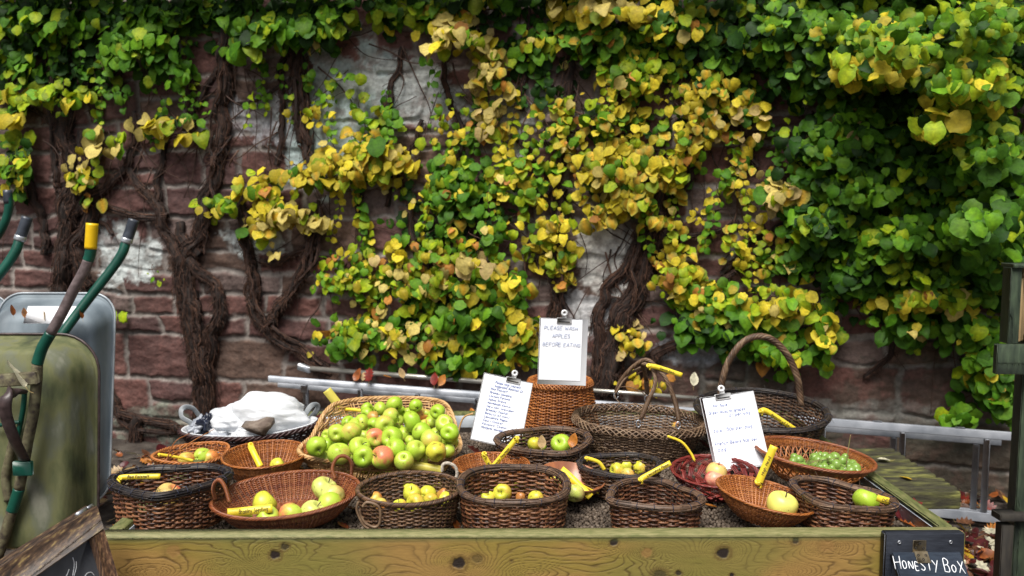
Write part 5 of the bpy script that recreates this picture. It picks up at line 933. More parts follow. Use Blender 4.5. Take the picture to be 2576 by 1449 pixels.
# ================================================================== handwriting: single-stroke letters
GL = {'A': '0,0 2,6 4,0|1,2.2 3,2.2', 'B': '0,0 0,6 2.4,6 3,4.8 2.4,3.3 0,3.2|2.4,3.3 3.6,2 3,0 0,0', 'C': '3.6,5 2.4,6 .8,5.6 0,3 .8,.5 2.4,0 3.6,1', 'D': '0,0 0,6 2.4,5.4 3.6,3 2.4,.6 0,0', 'E': '3.2,6 0,6 0,0 3.2,0|0,3 2.6,3', 'F': '3.4,6 0,6 0,0|0,3 2.6,3',
      'G': '3.6,5 2.2,6 .6,5.2 0,3 .6,.6 2.2,0 3.6,1 3.6,2.8 2.2,2.8', 'H': '0,0 0,6|3.6,6 3.6,0|0,3 3.6,3.2', 'I': '1,0 1,6', 'J': '.6,6 3,6|2,6 2,1 1,0 0,.8', 'K': '0,0 0,6|3.4,6 0,2.8 3.4,0', 'L': '0,6 0,0 3,0', 'M': '0,0 .3,6 2,2.4 3.7,6 4,0', 'N': '0,0 0,6 3.5,0 3.5,6', 'O': '2,6 .4,5 0,3 .6,.6 2,0 3.5,.8 3.9,3 3.4,5.2 2,6',
      'P': '0,0 0,6 2.6,6 3.4,4.6 2.4,3.1 0,2.9', 'R': '0,0 0,6 2.6,6 3.2,4.6 2.2,3.2 0,3|1.4,3 3.6,0', 'S': '3.2,5.2 2,6 .5,5.4 .4,4 3,2.3 3.1,.8 1.6,0 0,.8', 'T': '0,6 4,6|2,6 2,0', 'U': '0,6 0,1.5 1.4,0 3,.8 3.4,6', 'V': '0,6 1.8,0 3.6,6', 'W': '0,6 1,0 2.2,4 3.4,0 4.6,6', 'X': '0,6 3.8,-.4|3.6,6 0,0', 'Y': '0,6 1.8,3.2|3.8,6.2 1,-1.2',
      'a': '3,3.4 1.4,4 0,2.6 .2,.6 1.4,0 2.8,1.2 3,4|3,2 3.2,0', 'b': '0,6 0,0 1.8,0 3,1.8 2,3.8 0,3', 'c': '2.8,3.4 1.2,4 0,2 1,0 2.8,.4', 'd': '3,3 1.4,3.9 0,2 1.2,0 3,1.2|3,6.2 3,0', 'e': '0,2 2.8,2.2 2,4 .6,3.6 0,1.8 1,0 2.8,.6', 'f': '2.6,5.8 1.4,6 1,4.6 1,0|0,3.4 2.4,3.4', 'g': '3,3.4 1.4,4 0,2.4 1.2,.6 3,1.8|3,4 2.8,-1.4 .6,-2', 'h': '0,6 0,0|0,2.8 1.6,3.9 2.8,3 2.8,0', 'i': '.6,4 .6,0|.6,5.2 .7,5.4',
      'k': '0,6 0,0|2.4,4 0,1.8 2.6,0', 'l': '.6,6.2 .6,.4 1.3,0', 'm': '0,4 0,0|0,3 1.2,4 1.9,3 1.9,0|1.9,3 3.2,4 3.9,3 3.9,0', 'n': '0,4 0,0|0,2.8 1.6,4 2.8,3 2.8,0', 'o': '1.5,4 .2,3 .2,1 1.5,0 2.8,1 2.8,3 1.5,4', 'j': '1,4 1,-1.4 0,-2', 'q': '3,3 1.4,4 0,2 1.2,.2 3,1.6|3,4 3,-2', 'p': '0,4 0,-2|0,3.2 1.8,4 3,2.4 2,.4 0,.6', 'r': '0,4 0,0|0,2.6 1.2,4 2.4,3.7', 's': '2.4,3.5 1,4 .2,3 2.4,1.2 1.4,0 0,.5', 't': '1,5.6 1,.5 2,0|0,4 2.2,4', 'u': '0,4 0,1 1.2,0 2.6,1.2|2.8,4 2.8,0', 'v': '0,4 1.3,0 2.7,4', 'w': '0,4 .8,0 1.9,3 3,0 3.9,4', 'y': '0,4 1.4,.6|3,4 .6,-2', 'x': '0,4 2.6,0|2.6,4 0,0',
      '0': '1.6,6 .2,4.6 .2,1.4 1.6,0 3,1.4 3,4.6 1.6,6', '1': '.4,4.8 1.4,6 1.4,0', '2': '0,4.8 1.2,6 2.8,5 2.4,3.2 0,0 3,0', '5': '3,6 .4,6 .2,3.6 2,3.8 3,2 2,.2 0,.4', '£': '3,5 2,6 1,5 1.2,2 0,0 3.2,0|.2,3 2.4,3', ':': '.5,1 .5,1.3|.5,3.6 .5,3.9', '.': '.3,0 .4,.3', "'": '.5,5 .5,6', 'z': '0,4 2.6,4 0,0 2.6,0'}
GW = {'I': 2, 'i': 1.4, 'l': 1.8, ':': 1.4, '.': 1.2, 'm': 4.6, 'M': 5, 'W': 5.4, 'w': 4.7, 't': 2.6, 'f': 2.8, '1': 2.2, 'r': 2.9, 'O': 4.7, 's': 3.0}
def write(mb, text, O, X, Y, N, h, r, slant=.1, seed=1, fit=None, flat=.5):
    """O: left end of the baseline; X, Y unit vectors; h cap height"""
    rg = np.random.default_rng(seed); k = h / 6.0; W_ = sum(GW.get(c_, 3.9) + .9 if c_ != ' ' else 3.2 for c_ in text); kx = k if fit is None else fit / W_; x = 0
    for ch in text:
        if ch == ' ': x += 3.2; continue
        jy = rg.normal(0, .22); js = 1 + rg.normal(0, .05)
        for st_ in GL.get(ch, '0,0 1,1').split('|'):
            q = np.array([[float(a) for a in s2.split(',')] for s2 in st_.split()]) * js; q = q + rg.normal(0, .12, q.shape); q[:, 0] += q[:, 1] * slant
            if len(q) > 2: q = curve(np.c_[q, np.zeros(len(q))], len(q) * 4)[:, :2]
            P = np.asarray(O) + ((x + q[:, :1]) * kx) * X + ((q[:, 1:2] + jy) * k) * Y + N * r * .2; mb.tube(P, r, 5, ref=N, flat=flat)
        x += GW.get(ch, 3.9) + .9
# ================================================================== clipboards
def clipboard(label, tl, tr, bl, ytop, ybot, lines, ink, clipu=.5, paper=None, glen=1.0):
    TL, TR, BL = PY(*tl, ytop), PY(*tr, ytop), PY(*bl, ybot); X = nrm(TR - TL); Wd = np.linalg.norm(TR - TL); Yv = TL - BL; Yv = Yv - (Yv @ X) * X; H = np.linalg.norm(TL - BL); Yv = nrm(Yv); N = nrm(np.cross(X, Yv)); 
    if N[1] > 0: N = -N
    A = np.stack([X, Yv, N], 1); c = TL + X * Wd / 2 - Yv * H / 2; t = thing('clipboard', label, 'clipboard', c - Yv * H / 2, 'clipboards propped among the baskets')
    mb = MB(); mb.box(c, (Wd, H, .004), A, .0015); mb.obj('board', M['white_board'], t)
    pw, phh, ox, oy = paper or (.90, .94, -.02, .0); mb = MB(); n = 14; a, b_ = np.meshgrid(np.linspace(-.5, .5, n), np.linspace(-.5, .5, n), indexing='ij'); wv = .0035 + .0012 * (fbm(a * 5, b_ * 5, 3) - .5) + .0014 * np.clip(-b_ - .2, 0, 1)
    V = c + (a * pw * Wd + ox * Wd)[..., None] * X + (b_ * phh * H + oy * H)[..., None] * Yv + wv[..., None] * N; i, j = np.meshgrid(np.arange(n - 1), np.arange(n - 1), indexing='ij'); mb.add(V.reshape(-1, 3), np.stack([i * n + j, (i + 1) * n + j, (i + 1) * n + j + 1, i * n + j + 1], -1).reshape(-1, 4)); mb.obj('paper', M['paper'], t)
    mb = MB(); cc = TL + X * Wd * clipu - Yv * .008 + N * .006; mb.box(cc, (.058, .022, .008), A, .003); ring = 12; tw = cc + Yv * .030; mb.box(cc + Yv * .018 + N * .001, (.018, .024, .003), A, .001); a = np.linspace(0, 2 * math.pi, 20, endpoint=False); mb.tube(tw + .009 * (np.cos(a)[:, None] * X + np.sin(a)[:, None] * Yv) + N * .001, .0045, 8, ref=N, closed=True); mb.obj('clip', M['clip'], t)
    mb = MB(); mb.box(cc - Yv * .005 + N * .0045, (.044, .004, .0015), A, .0004); mb.obj('clip_slot', M['dark_wood'], t)
    mb = MB()
    for (txt, fx, fy, h, wfit) in lines: write(mb, txt, TL + X * Wd * fx - Yv * H * fy + N * .0052, X, Yv, N, h * H, .0009, seed=len(txt) + int(fy * 100), fit=wfit * Wd)
    mb.obj('lettering', M[ink], t)
clipboard('tilted clipboard with a long handwritten list of apple names, leftmost of the three', (1218, 937), (1341, 964), (1187, 1107), 1.06, .96,
          [('Please help yourself', .26, .125, .034, .52), ('suggested donation £2', .26, .175, .034, .58)] + [(s_, .20 - .003 * i, .225 + i * .052, .028, w_) for i, (s_, w_) in enumerate((('Red Falstaff', .34), ('Bramley Seedling', .44), ('Laxtons Fortune', .42), ('James Grieve', .36), ('Ashmeads Kernel', .48), ('Newton Wonder', .56), ('Bramley Cooker', .46), ('Beauty of Kent', .50), ('Lancashire Pippin', .48), ('Court Cooker', .40), ('Keswick Codlin', .50), ('Howgate Wonder', .44)))], 'ink', .60, (.97, .97, -.0, .0))
clipboard('upright clipboard asking people to wash the apples, highest of the three', (1358, 799), (1480, 804), (1354, 966), 1.02, .99, [('PLEASE WASH', .10, .17, .050, .70), ('APPLES', .27, .29, .052, .38), ('BEFORE EATING', .08, .42, .052, .78)], 'faint_ink', .50, (.86, .92, -.05, .03))
clipboard('clipboard listing grapes, kale and beans for sale, rightmost of the three', (1760, 1001), (1895, 983), (1803, 1188), .72, .60, [('for Sale:', .20, .155, .036, .30), ('Green Muscat grapes', .10, .245, .038, .68), ('£1 per bag', .46, .305, .038, .40), ('Kale', .12, .49, .038, .16), ('50p per bag', .36, .485, .038, .48), ('French Beans 50p per', .10, .66, .038, .78), ('bag', .13, .74, .038, .16)], 'ink', .42, (.93, .96, .01, .0))

# ================================================================== yellow name tags
def ytag(label, pts, ys, wpx, text=None, m='yellow_tag', tx=.2, tw=.7, seg=None, th=.45, group='yellow plastic name tags', knot=True):
    """pts: centre line in picture columns/rows, ys: world depth(s); wpx: strip width"""
    ys_ = np.interp(np.linspace(0, 1, len(pts)), np.linspace(0, 1, len(ys)), ys) if hasattr(ys, '__len__') else [ys] * len(pts)
    P3 = np.array([PY(u, v, y) for (u, v), y in zip(pts, ys_)]); P = curve(P3, 8 * len(pts)) if len(pts) > 2 else curve(P3, 10); wd = px(wpx, P[len(P) // 2]); T = nrm(np.gradient(P, axis=0)); view = nrm(CAM - P); Wv = nrm(np.cross(view, T)); N = nrm(np.cross(T, Wv)); N = np.where((N * view).sum(1, keepdims=True) < 0, -N, N)
    t = thing('name_tag', label, 'name tag', P3[0], group); mb = MB(); n = len(P); tk = .0005; q = [P + Wv * wd / 2 + N * tk, P - Wv * wd / 2 + N * tk, P - Wv * wd / 2 - N * tk, P + Wv * wd / 2 - N * tk]; V = np.stack(q, 1).reshape(-1, 3); i, j = np.meshgrid(np.arange(n - 1), np.arange(4), indexing='ij'); j2 = (j + 1) % 4
    F = np.stack([i * 4 + j, i * 4 + j2, (i + 1) * 4 + j2, (i + 1) * 4 + j], -1).reshape(-1, 4); F = np.vstack([F, [[0, 1, 2, 3], [(n - 1) * 4 + 3, (n - 1) * 4 + 2, (n - 1) * 4 + 1, (n - 1) * 4]]]); mb.add(V, F); mb.obj('strip', M[m], t, smooth=False, recalc=True)
    if knot:
        mb = MB(); c = P3[0]; a = np.linspace(-.4, 5.2, 26); rr = wd * .36; Q = c + np.stack([np.cos(a) * rr * .8, np.sin(a) * rr * .7, np.sin(a) * rr * .55 + np.cos(a) * .2 * rr], 1); mb.tube(Q, wd * .30, 6, ref=(0.2, .9, .3), flat=.10); e = c + np.array([wd * .2, -.004, -wd * .9]); mb.tube(curve([c + [0, -.003, 0], c + [wd * .3, -.006, -wd * .4], e], 8), wd * .24, 6, ref=(0.1, .1, 1), flat=.12); mb.obj('loop', M[m], t)
    if text:
        a, b_ = P3[-2], P3[-1]
        if (b_ - a)[0] < 0 and abs((b_ - a)[0]) > abs((b_ - a)[2]) * .3: a, b_ = b_, a
        X = nrm(b_ - a); L = np.linalg.norm(b_ - a); vv = nrm(CAM - (a + b_) / 2); Yv = nrm(np.cross(vv, X)); Nn = nrm(np.cross(X, Yv)); mb = MB(); write(mb, text, a + X * L * tx - Yv * wd * .22 + Nn * .0012, X, Yv, Nn, wd * th, .0008, seed=len(text), fit=L * tw); mb.obj('lettering', M['black_ink'], t)
    return t
yB = lambda k, f: BK[k].c[1] + BK[k].b * f
ytag('yellow tag reading Red Falstaff on the black-rimmed heart basket', [(300, 1206), (314, 1200), (403, 1198)], [yB('heart', -.1), yB('heart', 0)], 13, 'Red Falstaff', tx=.08, tw=.62, th=.5)
ytag('yellow tag reading Bramley Seedling across the left of the oval tray', [(572, 1290), (597, 1288), (685, 1279)], [yB('tray', -.72), yB('tray', -.74)], 21, 'Bramley Seedling', tx=.05, tw=.84, th=.45, knot=False)
mb = MB(); a_ = [PY(568, 1289, yB('tray', -.76)), PY(582, 1289, yB('tray', -.775)), PY(596, 1287, yB('tray', -.76))]; 
ytag('thin yellow tag lying inside the small light brown basket', [(400, 1143), (440, 1149), (486, 1159)], [yB('smallback', -.2), yB('smallback', .1)], 7, None)
ytag('yellow tag hanging straight down inside the round orange cane bowl', [(630, 1120), (634, 1130), (655, 1173)], [yB('bowl', .7), yB('bowl', .2)], 15, 'Howgate', tx=.15, tw=.5, th=.4)
ytag('greenish yellow tag sticking up at the back left corner of the pale tray', [(857, 1026), (850, 1017), (822, 981)], yB('pale', .80), 22, None, m='pale_tag', knot=False)
ytag('narrow yellow tag lying along the back left of the apple heap', [(856, 1030), (885, 1030), (930, 1036)], [yB('pale', .80), yB('pale', .6)], 8, None)
ytag('wide blank yellow tag on the front rim of the pale tray', [(1112, 1183), (1085, 1178), (1008, 1165)], [yB('pale', -1.12), yB('pale', -1.05)], 21, None, m='pale_tag', knot=False)
ytag('yellow tag slanting down from the hidden orange cane bowl', [(1218, 1142), (1220, 1150), (1240, 1184)], yB('hidden', -.95), 13, 'Winter', tx=.4, tw=.5, th=.4)
ytag('long yellow tag slanting down from the leafy dark basket', [(1300, 1103), (1292, 1112), (1232, 1184)], yB('leafy', -1.12), 13, 'Winter Pearmain', tx=.2, tw=.6, th=.4)
ytag('edge-on yellow tag curling over the tipped wooden bowl', [(1374, 1207), (1395, 1201), (1440, 1209), (1506, 1241)], .40, 3.5, None)
ytag('flat yellow tag lying inside the tipped wooden bowl', [(1412, 1180), (1440, 1205), (1486, 1250)], [.43, .36], 18, None, knot=False)
ytag('arched yellow tag on the left rim of the basket below the shopper', [(1475, 1152), (1490, 1156), (1508, 1164), (1521, 1182)], [yB('pippin', -.3), yB('pippin', -.3)], 9, None)
ytag('yellow tag reading Lancashire Pippin on the empty basket', [(1612, 1206), (1624, 1198), (1687, 1164)], [yB('empty', .75), yB('empty', .8)], 13, 'Lancashire Pippin', tx=.06, tw=.86, th=.42)
ytag('yellow tag flying from the top of the folded shopper handles', [(1632, 920), (1655, 924), (1716, 944)], yf + .03, 12, 'Emneth Early', tx=.1, tw=.6, th=.35)
ytag('long yellow tag reading Beauty of Devon on the arched-handle basket', [(1914, 1034), (1932, 1036), (2009, 1087)], yB('arch', -.85), 13, 'Beauty of Devon', tx=.12, tw=.75, th=.4)
ytag('curved yellow tag standing up from the red strip basket', [(1746, 1156), (1738, 1140), (1715, 1112), (1679, 1097)], [yB('red', .8), yB('red', .9)], 6, None)
ytag('upright yellow tag reading High Head on the oval orange bowl', [(1909, 1212), (1914, 1200), (1947, 1122)], yB('head', .78), 19, 'High Head', tx=.08, tw=.6, th=.36)
ytag('short wide yellow tag on the right rim of the right end basket', [(2206, 1252), (2214, 1255), (2241, 1262)], yB('right', -.2), 17, 'DE', tx=.2, tw=.6, th=.36, knot=False)

# ================================================================== white bag and odds in the strap basket
Bb = BK['bagb']
def blob(c, rad, seed, fold=.25, n=(46, 70), sq=(1, 1, 1), ridge=3.0):
    ph = np.linspace(0, math.pi, n[0]); th = np.arange(n[1]) / n[1] * 2 * math.pi; PH, TH = np.meshgrid(ph, th, indexing='ij'); d = np.stack([np.sin(PH) * np.cos(TH), np.sin(PH) * np.sin(TH), np.cos(PH)], -1)
    a = d[..., 0] * ridge + seed; b_ = d[..., 1] * ridge * .7 + d[..., 2] * ridge; r = 1 + .0 * a + .25 * (fbm(a * .4, b_ * .4, seed + 9, 2) - .5)
    rg = np.random.default_rng(seed)
    for f_ in (.7, .9, 1.2, 1.6, 2.1, 2.9, 4.2):      # sharp creases, like thin film
        nn_ = nrm(rg.normal(size=3)); w_ = (d @ nn_) * f_ * ridge * .45 + rg.random() + .35 * (fbm(a * .8, b_ * .8, seed + int(f_ * 3), 2) - .5); r = r + fold * .62 / f_ ** .75 * (np.abs((w_ % 1) - .5) * 4 - 1)
    V = np.asarray(c) + d * r[..., None] * np.asarray(rad) ; V[0] = V[0].mean(0); V[-1] = V[-1].mean(0); i, j = np.meshgrid(np.arange(n[0] - 1), np.arange(n[1]), indexing='ij'); j2 = (j + 1) % n[1]
    return V.reshape(-1, 3), np.stack([i * n[1] + j, (i + 1) * n[1] + j, (i + 1) * n[1] + j2, i * n[1] + j2], -1).reshape(-1, 4)
c = PY(672, 1050, Bb.c[1] + .02); mb = MB(); mb.add(*blob(c, (px(92, c), .13, px(64, c)), 3, .085, (90, 130), ridge=1.9)); mb.add(*blob(PY(590, 1058, Bb.c[1]), (px(58, c), .10, px(40, c)), 8, .09, (60, 90), ridge=2.2)); mb.add(*blob(PY(555, 1086, Bb.c[1] - .04), (px(34, c), .06, px(22, c)), 12, .14, (40, 60))); mb.add(*blob(PY(640, 1088, Bb.c[1] - .07), (px(60, c), .05, px(20, c)), 17, .10, (40, 60)))
tag(mb.obj('plastic_bag', M['bag']), 'large crumpled white plastic bag heaped in the strap-handled basket', 'plastic bag')
mb = MB(); mb.add(*blob(PY(523, 1068, Bb.c[1] - .06), (px(17, c), .03, px(22, c)), 5, .3, (30, 44))); tag(mb.obj('plastic_bag', M['bag_black']), 'small shiny black plastic bag at the left of the white one', 'plastic bag')
mb = MB(); mb.add(*blob(PY(500, 1074, Bb.c[1] - .05), (px(20, c), .04, px(20, c)), 6, .3, (30, 44))); mb.add(*blob(PY(548, 1100, Bb.c[1] - .115), (px(24, c), .02, px(9, c)), 7, .3, (30, 44))); tag(mb.obj('plastic_bag', M['bag_grey']), 'crumpled translucent grey plastic bag beside the left strap handle', 'plastic bag')
# stone
y0 = Bb.c[1] - .15; outl = [(606, 1073), (640, 1068), (662, 1061), (679, 1066), (681, 1078), (670, 1085), (666, 1097), (642, 1092), (620, 1083)]; P = np.array([PY(u, v, y0) for u, v in outl]); n = len(P); Q = P + [0.004, .05, .012]; cen = P.mean(0) + [0, -.018, .006]; V = np.vstack([P, Q, [cen], [Q.mean(0) + [0, .02, 0]]]); F = [(i, (i + 1) % n, n + (i + 1) % n, n + i) for i in range(n)]; F3 = [(2 * n, (i + 1) % n, i) for i in range(n)] + [(2 * n + 1, n + i, n + (i + 1) % n) for i in range(n)]
mb = MB(); mb.add(V, F, F3); tag(mb.obj('stone', M['stone'], smooth=False, recalc=True), 'wedge-shaped brown stone weighing down the white plastic bag', 'stone')

# ================================================================== ladder and pole behind the bed
def ladder():
    A0 = np.array([PY(684, 950, 3.44)[0], 3.44, 0]); B0 = np.array([PY(2560, 1095, 2.02)[0], 2.02, 0]); X = nrm(B0 - A0); L = np.linalg.norm(B0 - A0); Np = np.array([X[1], -X[0], 0]); Np = Np if Np[1] < 0 else -Np
    t = thing('ladder', 'aluminium extension ladder lying on its edge along the foot of the wall', 'ladder', (A0 + B0) / 2)
    zt = lambda p, v: None
    # heights fitted at both ends from the picture, the ladder rests on its lower rail
    def hgt(P, v): d = (P - CAM); r_ = ray(0, v); return None
    ztL = PY(684, 950, 3.44)[2]; ztR = PY(2560, 1095, 2.02)[2]
    def pt(s_, z, o=0): q = A0 + (B0 - A0) * s_ + Np * o; return np.array([q[0], q[1], ztL + (ztR - ztL) * s_ + z])
    Hh = .44
    for nm, o, a, b_, dz in (('outer', .035, 0.0, 1.0, 0.0), ('inner', -.035, .006, .985, -.048)):
        mb = MB()
        mb.beam(pt(a, -.0 + dz, o), pt(b_, 0 + dz, o), .026, .042, bev=.003); mb.obj('stile', M['alu'], t); mb = MB(); mb.beam(pt(a, -Hh + dz * .2, o), pt(b_, -Hh + dz * .2, o), .026, .050, bev=.003); mb.obj('stile', M['alu'], t)
        for k_ in range(12):
            s_ = .062 + k_ * .0905 + (0 if nm == 'outer' else -.008)
            if s_ > b_: break
            mb = MB(); mb.beam(pt(s_, -Hh + .024 + dz * .2, o), pt(s_, -.0215 + dz, o), .026, .030, up=X, bev=.005); mb.obj('rung', M['alu'], t)
    mb = MB(); mb.box(pt(.062, -.048, .052), (.05, .004, .045), np.stack([X, Np, [0, 0, 1]], 1)); mb.obj('bracket', M['steel'], t)
    for k_ in range(3): s_ = .75 + .0905 * k_ + .02; mb = MB(); mb.box(pt(s_ - .013, .024, .035), (.045, .020, .006), np.stack([X, Np, [0, 0, 1]], 1)); mb.obj('end_plug', M['alu'], t)
    return A0, B0
ladder()
a = PY(768, 926, 3.40); b_ = PY(1770, 1003, 2.72); t = thing('telescopic_pole', 'long silver telescopic pole lying above the ladder rails', 'pole', a); mb = MB(); m_ = a + (b_ - a) * .60; mb.tube(np.array([a, m_]), .0165, 14, ref=(0, 0, 1)); mb.obj('thick_tube', M['pole'], t)
mb = MB(); mb.tube(np.array([m_, b_]), .0125, 14, ref=(0, 0, 1)); mb.obj('thin_tube', M['pole'], t); mb = MB(); mb.tube(np.array([m_ - nrm(b_ - a) * .0, m_ + nrm(b_ - a) * .16]), .0185, 14, ref=(0, 0, 1)); mb.obj('collar', M['steel'], t)
mb = MB(); mb.beam(a - nrm(b_ - a) * .05 + [0, 0, .012], a + nrm(b_ - a) * .04 - [0, 0, .012], .035, .045, bev=.006); mb.obj('end_cap', M['steel'], t)

# ================================================================== mossy slatted table right of the bed
def slat_table():
    yf0, yb0 = 1.14, 1.76; zt = .497; xr = PY(2412, 1223, yf0)[0]; xl = xr - .95; t = thing('slatted_bench', 'low mossy green slatted bench to the right of the display bed', 'bench', ((xl + xr) / 2, (yf0 + yb0) / 2, 0)); n = 11; rg = np.random.default_rng(2)
    for i in range(n):
        y = yf0 + .02 + (yb0 - yf0 - .04) * i / (n - 1); mb = MB(); Xs = np.linspace(xl, xr + rg.uniform(-.008, .008), 70); w2, h2 = .0185, .015; cr = [(-w2, -h2), (-w2, h2 * .6), (-w2 * .6, h2), (w2 * .6, h2), (w2, h2 * .6), (w2, -h2)]; V = []
        for k_, x in enumerate(Xs): 
            for q, (a, b2) in enumerate(cr): V.append((x, y + a + .003 * (vnoise(x * 30 + i * 7, q * 1.0 + 0, 3) - .5), zt + b2 + (.003 * (vnoise(x * 60 + i * 5, q * 1.7, 5) - .5)) + .003 * (vnoise(x * 8, i * 2.0, 9) - .5)))
        F = [(k_ * 6 + j, k_ * 6 + (j + 1) % 6, (k_ + 1) * 6 + (j + 1) % 6, (k_ + 1) * 6 + j) for k_ in range(69) for j in range(6)] + []; mb.add(np.array(V), F, [(69 * 6, 69 * 6 + 1, 69 * 6 + 2), (69 * 6, 69 * 6 + 2, 69 * 6 + 3), (69 * 6, 69 * 6 + 3, 69 * 6 + 4), (69 * 6, 69 * 6 + 4, 69 * 6 + 5)]); mb.obj('slat', M['moss_slat'], t, smooth=False, recalc=True)
    for y in (yf0 - .012, yb0 + .012): mb = MB(); mb.box(((xl + xr) / 2, y, zt - .030), (xr - xl, .022, .075), bev=.006); mb.obj('frame_rail', M['moss_slat'], t)
    for x in (xl + .05, xr - .28):
        for y in (yf0 + .04, yb0 - .04): mb = MB(); mb.box((x, y, (zt - .02) / 2), (.07, .05, zt - .02), bev=.006); mb.obj('leg', M['moss_slat'], t)
slat_table()

# ================================================================== green timber stand at the right edge
def stand():
    y = 1.05; P = lambda u, v, yy=y: PY(u, v, yy); p0 = P(2518, 672); x0 = p0[0] + .025; t = thing('notice_stand', 'dark green timber stand with a roofed box at the right edge', 'stand', (x0 + .25, y + .1, 0)); ztop = p0[2]; zb = P(2520, 862)[2]; zl = P(2520, 936)[2]; w_ = .60
    mb = MB(); mb.box((x0 + .022, y + .0, (ztop + zb) / 2), (.044, .06, ztop - zb), bev=.002); mb.obj('side_panel', M['green_paint'], t); mb = MB(); mb.box((x0 + w_, y + .0, (ztop + zb) / 2), (.044, .06, ztop - zb), bev=.002); mb.obj('side_panel', M['green_paint'], t)
    mb = MB(); mb.box((x0 + w_ / 2 + .01, y + .038, (ztop + zb) / 2), (w_ - .03, .012, ztop - zb - .01), bev=.002); mb.obj('back_panel', M['fresh_wood'], t)
    mb = MB(); mb.box((x0 + .056, y + .01, (ztop + zb) / 2 - .02), (.022, .03, ztop - zb - .05), bev=.002); mb.box((x0 + w_ / 2 + .012, y + .01, ztop - .035), (w_ - .10, .03, .022), bev=.002); mb.obj('inner_frame', M['fresh_wood'], t)
    mb = MB(); mb.beam((x0 + .0, y + .0, ztop + .008), (x0 + w_ + .03, y + .0, ztop + .008), .09, .016, bev=.002); mb.obj('roof', M['green_paint'], t)
    mb = MB(); mb.box((x0 + w_ / 2 - .025, y - .035, (zb + zl) / 2), (w_ + .05, .03, zb - zl), bev=.003); mb.obj('shelf_board', M['green_paint'], t)
    xp = P(2582, 1100)[0]
    for x in (xp + .012, x0 + w_ - .06): mb = MB(); mb.box((x, y + .05, zl / 2 + .1), (.055, .06, zl + .1), bev=.003); mb.obj('leg', M['green_paint'], t)
    zc = P(2530, 1300)[2]; mb = MB(); mb.box((x0 + w_ / 2 + .03, y + .02, zc), (w_ + .02, .07, .03), bev=.003); mb.obj('lower_shelf', M['dark_wood'], t)
    mb = MB(); mb.box((x0 + .06, y + .02, zc / 2 - .02), (.05, .05, zc - .03), bev=.003); mb.obj('leg', M['dark_wood'], t)
stand()

